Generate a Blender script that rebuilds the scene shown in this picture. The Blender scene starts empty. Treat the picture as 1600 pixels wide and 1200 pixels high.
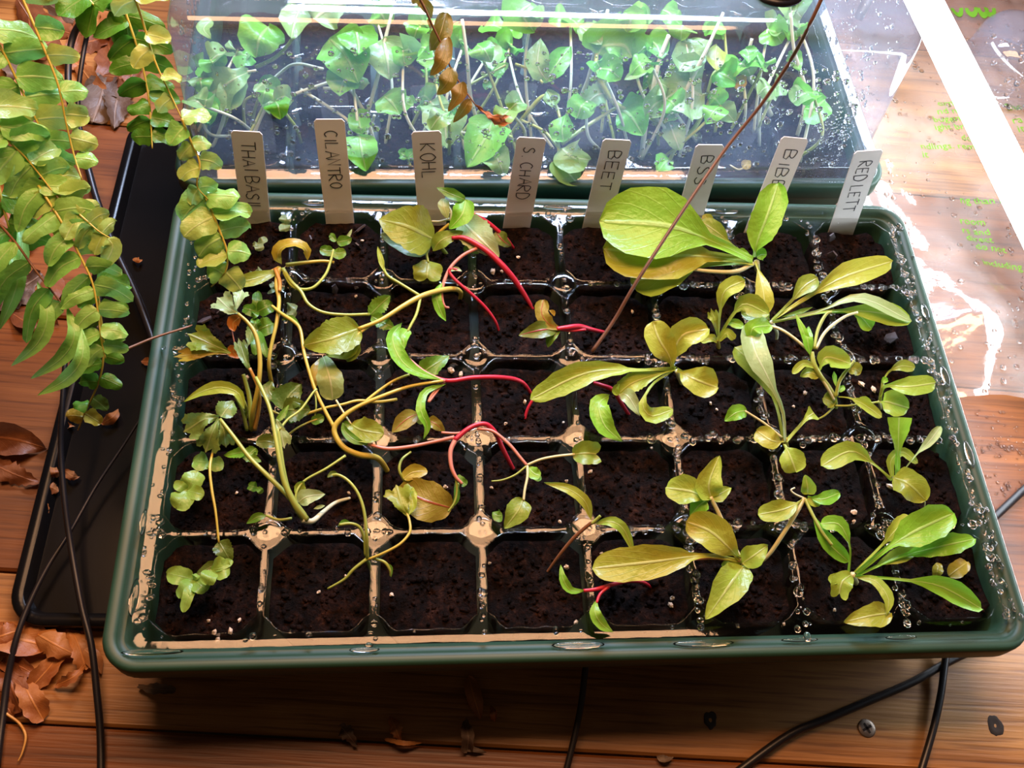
import bpy, math, random
import numpy as np
from mathutils import Vector, noise, Matrix
random.seed(7); rng = np.random.default_rng(7)
sc = bpy.context.scene
COL = sc.collection
S = 0.01                                   # geometry is written in centimetres

# ------------------------------------------------------------------ camera
FPX = 1500.0
CAM_C = np.array([-7.0866, -21.3999, 38.7752])
CAM_E = (0.519750, -0.0834768, -0.0442551)
def _rot(e):
    a, b, c = e
    Rx = np.array([[1,0,0],[0,math.cos(a),-math.sin(a)],[0,math.sin(a),math.cos(a)]])
    Ry = np.array([[math.cos(b),0,math.sin(b)],[0,1,0],[-math.sin(b),0,math.cos(b)]])
    Rz = np.array([[math.cos(c),-math.sin(c),0],[math.sin(c),math.cos(c),0],[0,0,1]])
    return Rz @ Ry @ Rx
CAM_R = _rot(CAM_E)
cam = bpy.data.cameras.new('camera'); cam.sensor_width = 36.0; cam.sensor_fit = 'HORIZONTAL'
cam.lens = FPX / 1600 * 36.0; cam.clip_start = 0.01; cam.clip_end = 50
camo = bpy.data.objects.new('camera', cam); COL.objects.link(camo)
camo.location = CAM_C * S; camo.rotation_euler = CAM_E
sc.camera = camo

# ------------------------------------------------------------------ world, lamps, exposure
sc.view_settings.view_transform = 'Standard'; sc.view_settings.look = 'None'
sc.view_settings.gamma = 1.0; sc.view_settings.use_curve_mapping = False
sc.view_settings.exposure = 0.0
sc.cycles.transparent_max_bounces = 20
sc.cycles.max_bounces = 9
w = bpy.data.worlds.new('world'); sc.world = w; w.use_nodes = True
w.node_tree.nodes['Background'].inputs[0].default_value = (0.9, 0.62, 0.42, 1)
w.node_tree.nodes['Background'].inputs[1].default_value = 0.05
def area(name, loc, target, sx, sy, energy, col):
    l = bpy.data.lights.new(name, 'AREA'); l.shape = 'RECTANGLE'; l.size = sx*S; l.size_y = sy*S
    l.energy = energy; l.color = col
    o = bpy.data.objects.new(name, l); COL.objects.link(o)
    o.location = Vector(loc) * S
    d = Vector(target) - Vector(loc)
    o.rotation_euler = d.to_track_quat('-Z', 'Y').to_euler()
    return o
area('warm_shop_lamp', (-5, 21, 62), (-4, 3, 0), 60, 22, 7.8, (1.0, 0.535, 0.275))
cool = area('cool_grow_lamp', (2, 42, 34), (0, 22, 0), 40, 5, 3.6, (0.60, 0.72, 1.0))

cool.data.spread = 1.75
# ------------------------------------------------------------------ pixel -> point on the plane z
def P(x, y, z=0.0):
    d = CAM_R @ np.array([(x-800)/FPX, -(y-600)/FPX, -1.0])
    t = (z - CAM_C[2]) / d[2]
    return CAM_C + t*d
def px(n, p):                               # n pixels at point p, in cm
    dep = -((np.asarray(p) - CAM_C) @ CAM_R)[2]
    return n * dep / FPX

# ------------------------------------------------------------------ object helpers
ORG = {}
def thing(name, label, cat, org=(0,0,0), group=None, rz=0.0):
    o = bpy.data.objects.new(name, None); COL.objects.link(o)
    o.empty_display_size = 0.01
    o.location = Vector(org)*S; o.rotation_euler = (0,0,rz)
    o['label'] = label; o['category'] = cat
    if group: o['group'] = group
    ORG[o] = np.array(org, float)
    return o
def tag(o, label, cat, group=None, kind=None):
    o['label'] = label
    if cat: o['category'] = cat
    if group: o['group'] = group
    if kind: o['kind'] = kind
    return o
def mdata(name, V, F, mat, uv=None, smooth=True, org=(0,0,0)):
    me = bpy.data.meshes.new(name)
    V = (np.asarray(V, float) - np.asarray(org, float)) * S
    me.from_pydata(V.tolist(), [], F if isinstance(F, list) else F.tolist())
    if smooth: me.polygons.foreach_set('use_smooth', [True]*len(me.polygons))
    if uv is not None:
        lay = me.uv_layers.new(name='UVMap')
        idx = np.zeros(len(me.loops), np.int32); me.loops.foreach_get('vertex_index', idx)
        lay.data.foreach_set('uv', np.asarray(uv, np.float32)[idx].ravel())
    if mat is not None: me.materials.append(mat)
    me.update()
    return me
def mobj(name, V, F, mat, parent=None, org=None, uv=None, smooth=True):
    if parent is not None: org = ORG[parent]
    elif org is None: org = np.asarray(V, float).mean(0)
    o = bpy.data.objects.new(name, mdata(name, V, F, mat, uv, smooth, org)); COL.objects.link(o)
    if parent is not None: o.parent = parent
    else: o.location = Vector(org)*S
    ORG[o] = np.array(org, float)
    return o
def join(parts):
    V, F, U, n = [], [], [], 0
    for p in parts:
        v, f = p[0], p[1]
        V.append(np.asarray(v, float)); F += [[i+n for i in q] for q in f]
        if len(p) > 2: U.append(p[2])
        n += len(v)
    V = np.vstack(V)
    return (V, F, np.vstack(U)) if len(U) == len(parts) else (V, F)
def crom(pts, n):
    p = np.asarray(pts, float)
    if len(p) == 1: return np.repeat(p, n, 0)
    if len(p) == 2:
        t = np.linspace(0,1,n)[:,None]; return p[0]*(1-t)+p[1]*t
    q = np.vstack([2*p[0]-p[1], p, 2*p[-1]-p[-2]])
    out = []
    for s in np.linspace(0, len(p)-1, n):
        i = min(int(s), len(p)-2); t = s-i
        a,b,c,d = q[i:i+4]
        out.append(.5*((2*b)+(-a+c)*t+(2*a-5*b+4*c-d)*t*t+(-a+3*b-3*c+d)*t**3))
    return np.array(out)
def nrm(v):
    v = np.asarray(v, float); l = np.linalg.norm(v); return v/l if l > 1e-9 else np.array([0,0,1.0])
def tube(pts, r, n=None, sides=6, cap=True):
    p = np.asarray(pts, float)
    n = n or max(6, 4*len(p))
    c = crom(p, n); rr = np.interp(np.linspace(0,1,n), np.linspace(0,1,len(np.atleast_1d(r))), np.atleast_1d(r)) if np.ndim(r) else np.full(n, r)
    T = np.gradient(c, axis=0)
    ref = np.array([0.13,0.07,1.0])
    V = []; 
    for i in range(n):
        t = nrm(T[i]); a = np.cross(t, ref)
        if np.linalg.norm(a) < 0.05: a = np.cross(t, [1,0,0])
        a = nrm(a); b = np.cross(t, a)
        for k in range(sides):
            th = 2*math.pi*k/sides
            V.append(c[i] + rr[i]*(a*math.cos(th)+b*math.sin(th)))
    F = [[i*sides+k, i*sides+(k+1)%sides, (i+1)*sides+(k+1)%sides, (i+1)*sides+k] for i in range(n-1) for k in range(sides)]
    if cap:
        F.append([k for k in range(sides)][::-1]); F.append([(n-1)*sides+k for k in range(sides)])
    uv = np.array([[k/sides, i/(n-1)] for i in range(n) for k in range(sides)])
    return np.array(V), F, uv
def rrect(hx, hy, r, seg=8):
    pts = []
    for cx, cy, a0 in ((hx-r,hy-r,0),(-hx+r,hy-r,90),(-hx+r,-hy+r,180),(hx-r,-hy+r,270)):
        for k in range(seg+1):
            a = math.radians(a0+90*k/seg); pts.append((cx+r*math.cos(a), cy+r*math.sin(a)))
    # subdivide the straight runs so that smooth shading stays clean
    out = []
    for i in range(len(pts)):
        a, b = np.array(pts[i]), np.array(pts[(i+1)%len(pts)])
        out.append(a)
        if np.linalg.norm(b-a) > 3:
            for t in (.06,.5,.94): out.append(a*(1-t)+b*t)
    return np.array(out)
def sweep(profile, hx, hy, r, close_bottom=False, close_top=False, seg=8, wav=None):
    """profile: list of (outward offset, z) swept round a rounded rectangle"""
    V = []; n = None
    for off, z in profile:
        q = rrect(hx+off, hy+off, max(r+off, .05), seg); n = len(q)
        V.append(np.c_[q, np.full(n, z)])
    V = np.vstack(V)
    F = [[i*n+k, i*n+(k+1)%n, (i+1)*n+(k+1)%n, (i+1)*n+k] for i in range(len(profile)-1) for k in range(n)]
    if close_bottom: F.append(list(range(n))[::-1])
    if close_top: F.append([(len(profile)-1)*n+k for k in range(n)])
    return V, F
_sph = {}
def blob(c, r, ring=4, seg=8):
    k = (ring, seg)
    if k not in _sph:
        v = [(0,0,1)]
        for i in range(1, ring):
            a = math.pi*i/ring
            v += [(math.sin(a)*math.cos(2*math.pi*j/seg), math.sin(a)*math.sin(2*math.pi*j/seg), math.cos(a)) for j in range(seg)]
        v.append((0,0,-1)); f = [[0, 1+j, 1+(j+1)%seg] for j in range(seg)]
        for i in range(ring-2):
            b = 1+i*seg
            f += [[b+j, b+seg+j, b+seg+(j+1)%seg, b+(j+1)%seg] for j in range(seg)]
        b = 1+(ring-2)*seg; L = len(v)-1
        f += [[b+(j+1)%seg, b+j, L] for j in range(seg)]
        _sph[k] = (np.array(v), f)
    v, f = _sph[k]
    return v*np.asarray(r)+np.asarray(c), f

# ------------------------------------------------------------------ materials
def newmat(name):
    m = bpy.data.materials.new(name); m.use_nodes = True
    nt = m.node_tree; nt.nodes.clear()
    out = nt.nodes.new('ShaderNodeOutputMaterial')
    return m, nt, out
def N(nt, t, **kw):
    n = nt.nodes.new(t)
    for k, v in kw.items():
        if k.startswith('_'): setattr(n, k[1:], v)
        else: n.inputs[k.replace('__',' ')].default_value = v
    return n
def ramp(nt, stops):
    r = nt.nodes.new('ShaderNodeValToRGB'); e = r.color_ramp.elements
    while len(e) < len(stops): e.new(0.5)
    for q, (p, c) in zip(e, stops): q.position = p; q.color = (*c, 1) if len(c) == 3 else c
    return r
def simple(name, col, rough=.5, spec=.5, metal=0.0, var=0.0, scale=40, bump=0.0, coat=0.0):
    m, nt, out = newmat(name)
    b = N(nt, 'ShaderNodeBsdfPrincipled', Roughness=rough, Metallic=metal)
    b.inputs['Specular IOR Level'].default_value = spec; b.inputs['Coat Weight'].default_value = coat
    nt.links.new(b.outputs[0], out.inputs[0])
    tc = N(nt, 'ShaderNodeTexCoord')
    nz = N(nt, 'ShaderNodeTexNoise', Scale=scale, Detail=5.0)
    nt.links.new(tc.outputs['Object'], nz.inputs['Vector'])
    lo = tuple(c*(1-var) for c in col); hi = tuple(min(1, c*(1+var)) for c in col)
    r = ramp(nt, [(.3, lo), (.7, hi)]); nt.links.new(nz.outputs['Fac'], r.inputs['Fac'])
    nt.links.new(r.outputs[0], b.inputs['Base Color'])
    if bump:
        bp = N(nt, 'ShaderNodeBump', Strength=bump, Distance=.001)
        nt.links.new(nz.outputs['Fac'], bp.inputs['Height']); nt.links.new(bp.outputs[0], b.inputs['Normal'])
    return m
def clear(name, tint=(.95,.97,.97), refl=.06, graze=.75, haze=0.0, hcol=(.8,.85,.9), rough=.03, bump=0.0, bscale=60, power=4.0):
    """thin clear plastic: see-through, glossy towards grazing angles, with a little haze"""
    m, nt, out = newmat(name)
    tr = N(nt, 'ShaderNodeBsdfTransparent', Color=(*tint,1)); gl = N(nt, 'ShaderNodeBsdfGlossy', Color=(1,1,1,1), Roughness=rough)
    lw = N(nt, 'ShaderNodeLayerWeight', Blend=.5)
    pw = N(nt, 'ShaderNodeMath', _operation='POWER'); pw.inputs[1].default_value = power
    ma = N(nt, 'ShaderNodeMath', _operation='MULTIPLY_ADD'); ma.inputs[1].default_value = graze; ma.inputs[2].default_value = refl
    nt.links.new(lw.outputs['Facing'], pw.inputs[0]); nt.links.new(pw.outputs[0], ma.inputs[0])
    mx = N(nt, 'ShaderNodeMixShader'); nt.links.new(ma.outputs[0], mx.inputs[0])
    base = tr
    if haze:
        df = N(nt, 'ShaderNodeBsdfDiffuse', Color=(*hcol,1)); tl = N(nt, 'ShaderNodeBsdfTranslucent', Color=(*hcol,1))
        m2 = N(nt, 'ShaderNodeMixShader', Fac=.5); nt.links.new(df.outputs[0], m2.inputs[1]); nt.links.new(tl.outputs[0], m2.inputs[2])
        tc = N(nt, 'ShaderNodeTexCoord'); nz = N(nt, 'ShaderNodeTexNoise', Scale=22.0, Detail=4.0)
        nt.links.new(tc.outputs['Object'], nz.inputs['Vector'])
        mr = N(nt, 'ShaderNodeMapRange'); mr.inputs[1].default_value=.3; mr.inputs[2].default_value=.7; mr.inputs[3].default_value=haze*.45; mr.inputs[4].default_value=haze*1.5
        nt.links.new(nz.outputs['Fac'], mr.inputs[0])
        m3 = N(nt, 'ShaderNodeMixShader'); nt.links.new(mr.outputs[0], m3.inputs[0])
        nt.links.new(tr.outputs[0], m3.inputs[1]); nt.links.new(m2.outputs[0], m3.inputs[2]); base = m3
    nt.links.new(base.outputs[0], mx.inputs[1]); nt.links.new(gl.outputs[0], mx.inputs[2])
    if bump:
        tc = N(nt, 'ShaderNodeTexCoord'); nz = N(nt, 'ShaderNodeTexNoise', Scale=float(bscale), Detail=3.0)
        nt.links.new(tc.outputs['Object'], nz.inputs['Vector'])
        bp = N(nt, 'ShaderNodeBump', Strength=bump, Distance=.002)
        nt.links.new(nz.outputs['Fac'], bp.inputs['Height'])
        nt.links.new(bp.outputs[0], gl.inputs['Normal'])
    nt.links.new(mx.outputs[0], out.inputs[0])
    return m
def leafmat(name, col, vein, patch, rough=.32, trans=.35, veinw=.05, pscale=60):
    m, nt, out = newmat(name)
    tc = N(nt, 'ShaderNodeTexCoord'); uv = N(nt, 'ShaderNodeSeparateXYZ'); nt.links.new(tc.outputs['UV'], uv.inputs[0])
    nz = N(nt, 'ShaderNodeTexNoise', Scale=float(pscale), Detail=3.0); nt.links.new(tc.outputs['Object'], nz.inputs['Vector'])
    oi = N(nt, 'ShaderNodeObjectInfo')
    ad = N(nt, 'ShaderNodeMath', _operation='MULTIPLY_ADD'); ad.inputs[1].default_value=.35; nt.links.new(oi.outputs['Random'], ad.inputs[0]); nt.links.new(nz.outputs['Fac'], ad.inputs[2])
    r = ramp(nt, [(.45, col), (.95, patch)]); nt.links.new(ad.outputs[0], r.inputs['Fac'])
    # midrib from |u-.5|, side veins from a sheared wave
    su = N(nt, 'ShaderNodeMath', _operation='SUBTRACT'); su.inputs[1].default_value=.5; nt.links.new(uv.outputs[0], su.inputs[0])
    ab = N(nt, 'ShaderNodeMath', _operation='ABSOLUTE'); nt.links.new(su.outputs[0], ab.inputs[0])
    mr = N(nt, 'ShaderNodeMapRange'); mr.inputs[1].default_value=veinw*.35; mr.inputs[2].default_value=veinw; mr.inputs[3].default_value=1; mr.inputs[4].default_value=0
    nt.links.new(ab.outputs[0], mr.inputs[0])
    sh = N(nt, 'ShaderNodeMath', _operation='MULTIPLY_ADD'); sh.inputs[1].default_value=-.8; nt.links.new(ab.outputs[0], sh.inputs[0]); nt.links.new(uv.outputs[1], sh.inputs[2])
    ml = N(nt, 'ShaderNodeMath', _operation='MULTIPLY'); ml.inputs[1].default_value=42.0; nt.links.new(sh.outputs[0], ml.inputs[0])
    sn = N(nt, 'ShaderNodeMath', _operation='SINE'); nt.links.new(ml.outputs[0], sn.inputs[0])
    m5 = N(nt, 'ShaderNodeMapRange'); m5.inputs[1].default_value=.9; m5.inputs[2].default_value=1; m5.inputs[3].default_value=0; m5.inputs[4].default_value=.16
    nt.links.new(sn.outputs[0], m5.inputs[0])
    mm = N(nt, 'ShaderNodeMath', _operation='MAXIMUM'); nt.links.new(mr.outputs[0], mm.inputs[0]); nt.links.new(m5.outputs[0], mm.inputs[1])
    mc = N(nt, 'ShaderNodeMix', _data_type='RGBA'); nt.links.new(mm.outputs[0], mc.inputs['Factor'])
    nt.links.new(r.outputs[0], mc.inputs[6]); mc.inputs[7].default_value = (*vein, 1)
    b = N(nt, 'ShaderNodeBsdfPrincipled', Roughness=rough)
    nt.links.new(mc.outputs[2], b.inputs['Base Color'])
    tl = N(nt, 'ShaderNodeBsdfTranslucent'); nt.links.new(mc.outputs[2], tl.inputs[0])
    bp = N(nt, 'ShaderNodeBump', Strength=.35, Distance=.001); n9 = N(nt, 'ShaderNodeTexNoise', Scale=330.0, Detail=2.0); nt.links.new(tc.outputs['Object'], n9.inputs['Vector']); a9 = N(nt, 'ShaderNodeMath', _operation='MULTIPLY_ADD'); a9.inputs[1].default_value = 1.1; nt.links.new(n9.outputs['Fac'], a9.inputs[0]); nt.links.new(mm.outputs[0], a9.inputs[2]); nt.links.new(a9.outputs[0], bp.inputs['Height']); nt.links.new(bp.outputs[0], b.inputs['Normal'])
    mx = N(nt, 'ShaderNodeMixShader', Fac=trans); nt.links.new(b.outputs[0], mx.inputs[1]); nt.links.new(tl.outputs[0], mx.inputs[2])
    nt.links.new(mx.outputs[0], out.inputs[0])
    return m
M = {}
M['green_plastic'] = simple('green_plastic', (.017,.060,.035), rough=.5, var=.12, scale=30)
M['black_plastic'] = simple('black_plastic', (.005,.0045,.0045), spec=.18, rough=.25, var=.2, scale=30)
M['cable'] = simple('black_cable', (.010,.008,.009), rough=.38, var=.1)
M['insert'] = clear('clear_insert', tint=(.90,.90,.89), refl=.034, graze=.5, rough=.05, bump=.10, bscale=60, power=4.0)
M['dome'] = clear('dome_plastic', tint=(.95,.97,1.0), refl=.05, graze=.7, haze=.13, hcol=(.62,.76,1.0), rough=.05, bump=.10, bscale=25)
M['film'] = clear('plastic_film', tint=(.95,.93,.90), refl=.10, graze=.8, haze=.27, hcol=(.95,.92,.88), rough=.12, bump=.5, bscale=55)
m, nt, out = newmat('water'); g = N(nt, 'ShaderNodeBsdfGlass', Roughness=0.0, IOR=1.33); nt.links.new(g.outputs[0], out.inputs[0]); M['water'] = m
M['label'] = simple('white_label_plastic', (.86,.82,.78), rough=.4, var=.05, scale=80)
M['ink'] = simple('black_marker', (.03,.03,.04), rough=.6)
M['print'] = simple('green_print', (.10,.30,.008), rough=.7)
M['perlite'] = simple('perlite', (.62,.50,.38), rough=.8, var=.2, scale=300, bump=.3)
M['bark'] = simple('grey_bark', (.055,.045,.05), rough=.5, var=.3, scale=120, bump=.4)
M['screw'] = simple('worn_screw_metal', (.34,.27,.22), rough=.4, metal=.8, var=.3, scale=300)
M['recess'] = simple('screw_recess', (.03,.02,.015), rough=.9)
M['housing'] = simple('aluminium_channel', (.55,.56,.58), rough=.4, metal=.8)
M['orangepetal'] = leafmat('withered_orange_leaf', (.72,.24,.03), (.75,.4,.1), (.55,.16,.03))
# soil
m, nt, out = newmat('potting_soil'); tc = N(nt,'ShaderNodeTexCoord')
n1 = N(nt,'ShaderNodeTexNoise', Scale=260.0, Detail=6.0, Roughness=.75); n2 = N(nt,'ShaderNodeTexNoise', Scale=45.0, Detail=3.0)
nt.links.new(tc.outputs['Object'], n1.inputs['Vector']); nt.links.new(tc.outputs['Object'], n2.inputs['Vector'])
r1 = ramp(nt, [(.36,(.001,.0005,.0004)),(.48,(.0045,.0021,.0012)),(.60,(.016,.0072,.0042)),(.76,(.06,.030,.017))]); nt.links.new(n1.outputs['Fac'], r1.inputs[0])
r2 = ramp(nt, [(.35,(.55,.5,.5)),(.7,(1.3,1.0,.9))]); nt.links.new(n2.outputs['Fac'], r2.inputs[0])
mx = N(nt,'ShaderNodeMix', _data_type='RGBA', _blend_type='MULTIPLY'); mx.inputs['Factor'].default_value = 1
nt.links.new(r1.outputs[0], mx.inputs[6]); nt.links.new(r2.outputs[0], mx.inputs[7])
b = N(nt,'ShaderNodeBsdfPrincipled', Roughness=.7); b.inputs['Specular IOR Level'].default_value=.08; nt.links.new(mx.outputs[2], b.inputs['Base Color'])
bp = N(nt,'ShaderNodeBump', Strength=.9, Distance=.002); nt.links.new(n1.outputs['Fac'], bp.inputs['Height']); nt.links.new(bp.outputs[0], b.inputs['Normal'])
nt.links.new(b.outputs[0], out.inputs[0]); M['soil'] = m
# wood
def wood(name, c0, c1, c2, wet=0.0):
    m, nt, out = newmat(name); tc = N(nt,'ShaderNodeTexCoord')
    oi = N(nt,'ShaderNodeObjectInfo')
    mp = N(nt,'ShaderNodeMapping'); mp.inputs['Scale'].default_value = (2.2, 34, 34)
    va = N(nt,'ShaderNodeVectorMath', _operation='ADD'); nt.links.new(tc.outputs['Object'], va.inputs[0]); nt.links.new(oi.outputs['Random'], va.inputs[1])
    nt.links.new(va.outputs[0], mp.inputs['Vector'])
    n1 = N(nt,'ShaderNodeTexNoise', Scale=2.2, Detail=8.0, Roughness=.62, Distortion=.6); nt.links.new(mp.outputs[0], n1.inputs['Vector'])
    n2 = N(nt,'ShaderNodeTexNoise', Scale=14.0, Detail=4.0); nt.links.new(tc.outputs['Object'], n2.inputs['Vector'])
    r = ramp(nt, [(.28,c0),(.5,c1),(.72,c2)]); nt.links.new(n1.outputs['Fac'], r.inputs[0])
    r2 = ramp(nt, [(.35,(.62,.55,.5)),(.6,(1,1,1))]); nt.links.new(n2.outputs['Fac'], r2.inputs[0])
    mx = N(nt,'ShaderNodeMix', _data_type='RGBA', _blend_type='MULTIPLY'); mx.inputs['Factor'].default_value = .8
    nt.links.new(r.outputs[0], mx.inputs[6]); nt.links.new(r2.outputs[0], mx.inputs[7])
    # thin dark cracks along the grain
    mp2 = N(nt,'ShaderNodeMapping'); mp2.inputs['Scale'].default_value = (6, 160, 60); nt.links.new(va.outputs[0], mp2.inputs['Vector'])
    n3 = N(nt,'ShaderNodeTexNoise', Scale=3.0, Detail=3.0); nt.links.new(mp2.outputs[0], n3.inputs['Vector'])
    r3 = ramp(nt, [(.36,(.25,.16,.1)),(.47,(1,1,1))]); nt.links.new(n3.outputs['Fac'], r3.inputs[0])
    mx2 = N(nt,'ShaderNodeMix', _data_type='RGBA', _blend_type='MULTIPLY'); mx2.inputs['Factor'].default_value = .5
    nt.links.new(mx.outputs[2], mx2.inputs[6]); nt.links.new(r3.outputs[0], mx2.inputs[7])
    b = N(nt,'ShaderNodeBsdfPrincipled', Roughness=.45-.2*wet); nt.links.new(mx2.outputs[2], b.inputs['Base Color'])
    bp = N(nt,'ShaderNodeBump', Strength=.3, Distance=.001); nt.links.new(n3.outputs['Fac'], bp.inputs['Height']); nt.links.new(bp.outputs[0], b.inputs['Normal'])
    nt.links.new(b.outputs[0], out.inputs[0]); return m
M['wood'] = wood('pine_board', (.19,.075,.02), (.38,.170,.046), (.52,.26,.08))
M['wood2'] = wood('stained_board', (.095,.028,.006), (.20,.062,.012), (.28,.095,.02))
# dry leaves
def drymat(name, c0, c1): return leafmat(name, c0, tuple(x*1.25 for x in c0), c1, rough=.5, trans=.2, pscale=90)
M['dry1'] = drymat('dry_leaf_brown', (.30,.105,.035), (.16,.05,.02))
M['dry2'] = drymat('dry_leaf_orange', (.50,.21,.06), (.32,.10,.03))
M['dry3'] = drymat('dry_leaf_grey', (.20,.14,.10), (.10,.06,.04))
# foliage
M['lettuce'] = leafmat('lettuce_leaf', (.34,.54,.06), (.56,.68,.20), (.44,.52,.06))
M['lettuce_bright'] = leafmat('lettuce_bright_leaf', (.20,.55,.035), (.44,.70,.17), (.30,.57,.05))
M['lettuce_gold'] = leafmat('lettuce_gold_leaf', (.42,.52,.06), (.60,.66,.20), (.48,.45,.05))
M['olive'] = leafmat('olive_leaf', (.25,.38,.045), (.42,.50,.12), (.36,.37,.035))
M['green'] = leafmat('green_leaf', (.10,.28,.025), (.28,.42,.09), (.18,.34,.03))
M['dark'] = leafmat('dark_green_leaf', (.085,.17,.025), (.22,.30,.07), (.15,.20,.025))
M['cilantro'] = leafmat('cilantro_leaf', (.17,.32,.075), (.36,.48,.17), (.24,.34,.07))
M['pale'] = leafmat('pale_leaf', (.44,.60,.28), (.60,.70,.40), (.38,.54,.20))
M['basil'] = leafmat('basil_leaf', (.26,.50,.09), (.38,.58,.15), (.34,.52,.08), veinw=.025)
M['silver'] = leafmat('basil_pale_leaf', (.32,.46,.24), (.42,.54,.30), (.24,.38,.18), veinw=.025)
M['beet'] = leafmat('beet_leaf', (.16,.19,.03), (.42,.05,.06), (.13,.22,.02), veinw=.06)
M['beetold'] = leafmat('beet_old_leaf', (.28,.25,.035), (.42,.10,.04), (.34,.26,.03), veinw=.04)
M['amber'] = leafmat('yellowing_leaf', (.46,.40,.04), (.6,.50,.12), (.50,.28,.03))
M['fern'] = leafmat('fern_leaf', (.22,.60,.12), (.42,.72,.24), (.34,.64,.15), rough=.3, pscale=35)
M['ferndark'] = leafmat('fern_dark_leaf', (.075,.26,.02), (.16,.34,.05), (.12,.32,.03), rough=.35, pscale=35)
M['fernold'] = leafmat('fern_olive_leaf', (.16,.15,.022), (.22,.18,.05), (.22,.12,.02), rough=.3)
M['fernyel'] = leafmat('fern_yellow_leaf', (.36,.64,.18), (.54,.72,.28), (.48,.60,.13), rough=.3, pscale=35)
M['house'] = leafmat('domed_leaf', (.12,.50,.04), (.36,.66,.20), (.22,.60,.07))
M['housepale'] = leafmat('domed_pale_leaf', (.22,.46,.14), (.50,.66,.34), (.30,.52,.16))
def stemmat(n, c): 
    m = simple(n, c, rough=.35, var=.12, scale=60); return m
M['s_yel'] = stemmat('stem_yellow', (.52,.42,.07)); M['s_grn'] = stemmat('stem_green', (.34,.42,.08)); M['s_pale'] = stemmat('stem_pale', (.60,.58,.30))
M['s_red'] = stemmat('stem_red', (.48,.02,.045)); M['s_pink'] = stemmat('stem_pink', (.58,.22,.16)); M['s_brn'] = stemmat('stem_brown', (.22,.10,.05))
M['s_org'] = stemmat('stem_orange', (.58,.30,.07)); M['twig'] = stemmat('twig_brown', (.13,.06,.035)); M['s_white'] = stemmat('stem_white', (.62,.66,.46))
m, nt, out = newmat('led_light'); e = N(nt,'ShaderNodeEmission', Color=(.80,.90,1,1), Strength=24.0); nt.links.new(e.outputs[0], out.inputs[0]); M['led'] = m

# ================================================================== the bench
BENCH_Z = -5.6
seamA, seamB = P(0,1128,BENCH_Z), P(900,1176,BENCH_Z)
PL_ANG = math.atan2(seamB[1]-seamA[1], seamB[0]-seamA[0])
bench = thing('wooden_bench', 'worn orange wooden bench boards under the seed trays', 'bench', (0,0,BENCH_Z))
ca, sa = math.cos(PL_ANG), math.sin(PL_ANG)
def bench_pt(u, v, z):                      # u along the boards, v across from the front seam
    return np.array([seamA[0]+u*ca-v*sa, seamA[1]+u*sa+v*ca, z])
def plank(v0, v1, mat, top=BENCH_Z, u0=-45, u1=90, th=1.8):
    b = .12; vs = []
    prof = [(v0,top-th),(v0,top-b),(v0+b,top),(v1-b,top),(v1,top-b),(v1,top-th)]
    us = np.linspace(u0, u1, 28)
    V = []
    for u in us:
        for (v,z) in prof: V.append((u, v, z + (.02*noise.noise((u*.1, v*.3, 3.0)) if z > top-th/2 else 0)))
    n = len(prof)
    F = [[i*n+k, (i+1)*n+k, (i+1)*n+k+1, i*n+k+1] for i in range(len(us)-1) for k in range(n-1)]
    F += [list(range(n)), [(len(us)-1)*n+k for k in range(n)][::-1]]
    me = mdata('plank', V, F, mat, smooth=False)
    o = bpy.data.objects.new('plank', me); COL.objects.link(o); o.parent = bench
    o.location = Vector(seamA*np.array([1,1,0]) - np.array([0,0,BENCH_Z]))*S; o.rotation_euler = (0,0,PL_ANG)
    ORG[o] = np.array([0,0,0])
    return o
front = plank(-16, -.06, M['wood2'], BENCH_Z+.12)
mid = plank(.06, 6.5, M['wood'])
plank(6.62, 20.4, M['wood2']); plank(20.52, 34.4, M['wood2']); plank(34.52, 48, M['wood']); plank(48.12, 62, M['wood2'])
def screw(par, pxl, z):
    c = P(*pxl, z); inv = (Matrix.Rotation(-PL_ANG,3,'Z') @ Vector(c - np.array([seamA[0],seamA[1],0])))
    c = np.array(inv)
    V=[];F=[]
    n=20
    for r,zz in ((.42,-.03),(.42,.02),(.36,.06),(.18,.05)):
        V += [(c[0]+r*math.cos(2*math.pi*k/n), c[1]+r*math.sin(2*math.pi*k/n), c[2]+zz) for k in range(n)]
    F=[[i*n+k,i*n+(k+1)%n,(i+1)*n+(k+1)%n,(i+1)*n+k] for i in range(3) for k in range(n)]+[[3*n+k for k in range(n)]]
    o = bpy.data.objects.new('screw', mdata('screw',V,F,M['screw'])); COL.objects.link(o); o.parent = par
    o['label'] = 'worn cross head screw'
    parts=[]
    for a in (.5, .5+math.pi/2):
        d=np.array([math.cos(a),math.sin(a),0]); e=np.array([-d[1],d[0],0])
        q=[c+d*s*.24+e*t*.055+np.array([0,0,.066]) for s,t in ((-1,-1),(1,-1),(1,1),(-1,1))]
        parts.append((q,[[0,1,2,3]]))
    V,F=join(parts)
    o2 = bpy.data.objects.new('screw_recess', mdata('screw_recess',V,F,M['recess'],smooth=False)); COL.objects.link(o2); o2.parent = par
screw(mid, (1354,1138), BENCH_Z)
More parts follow.
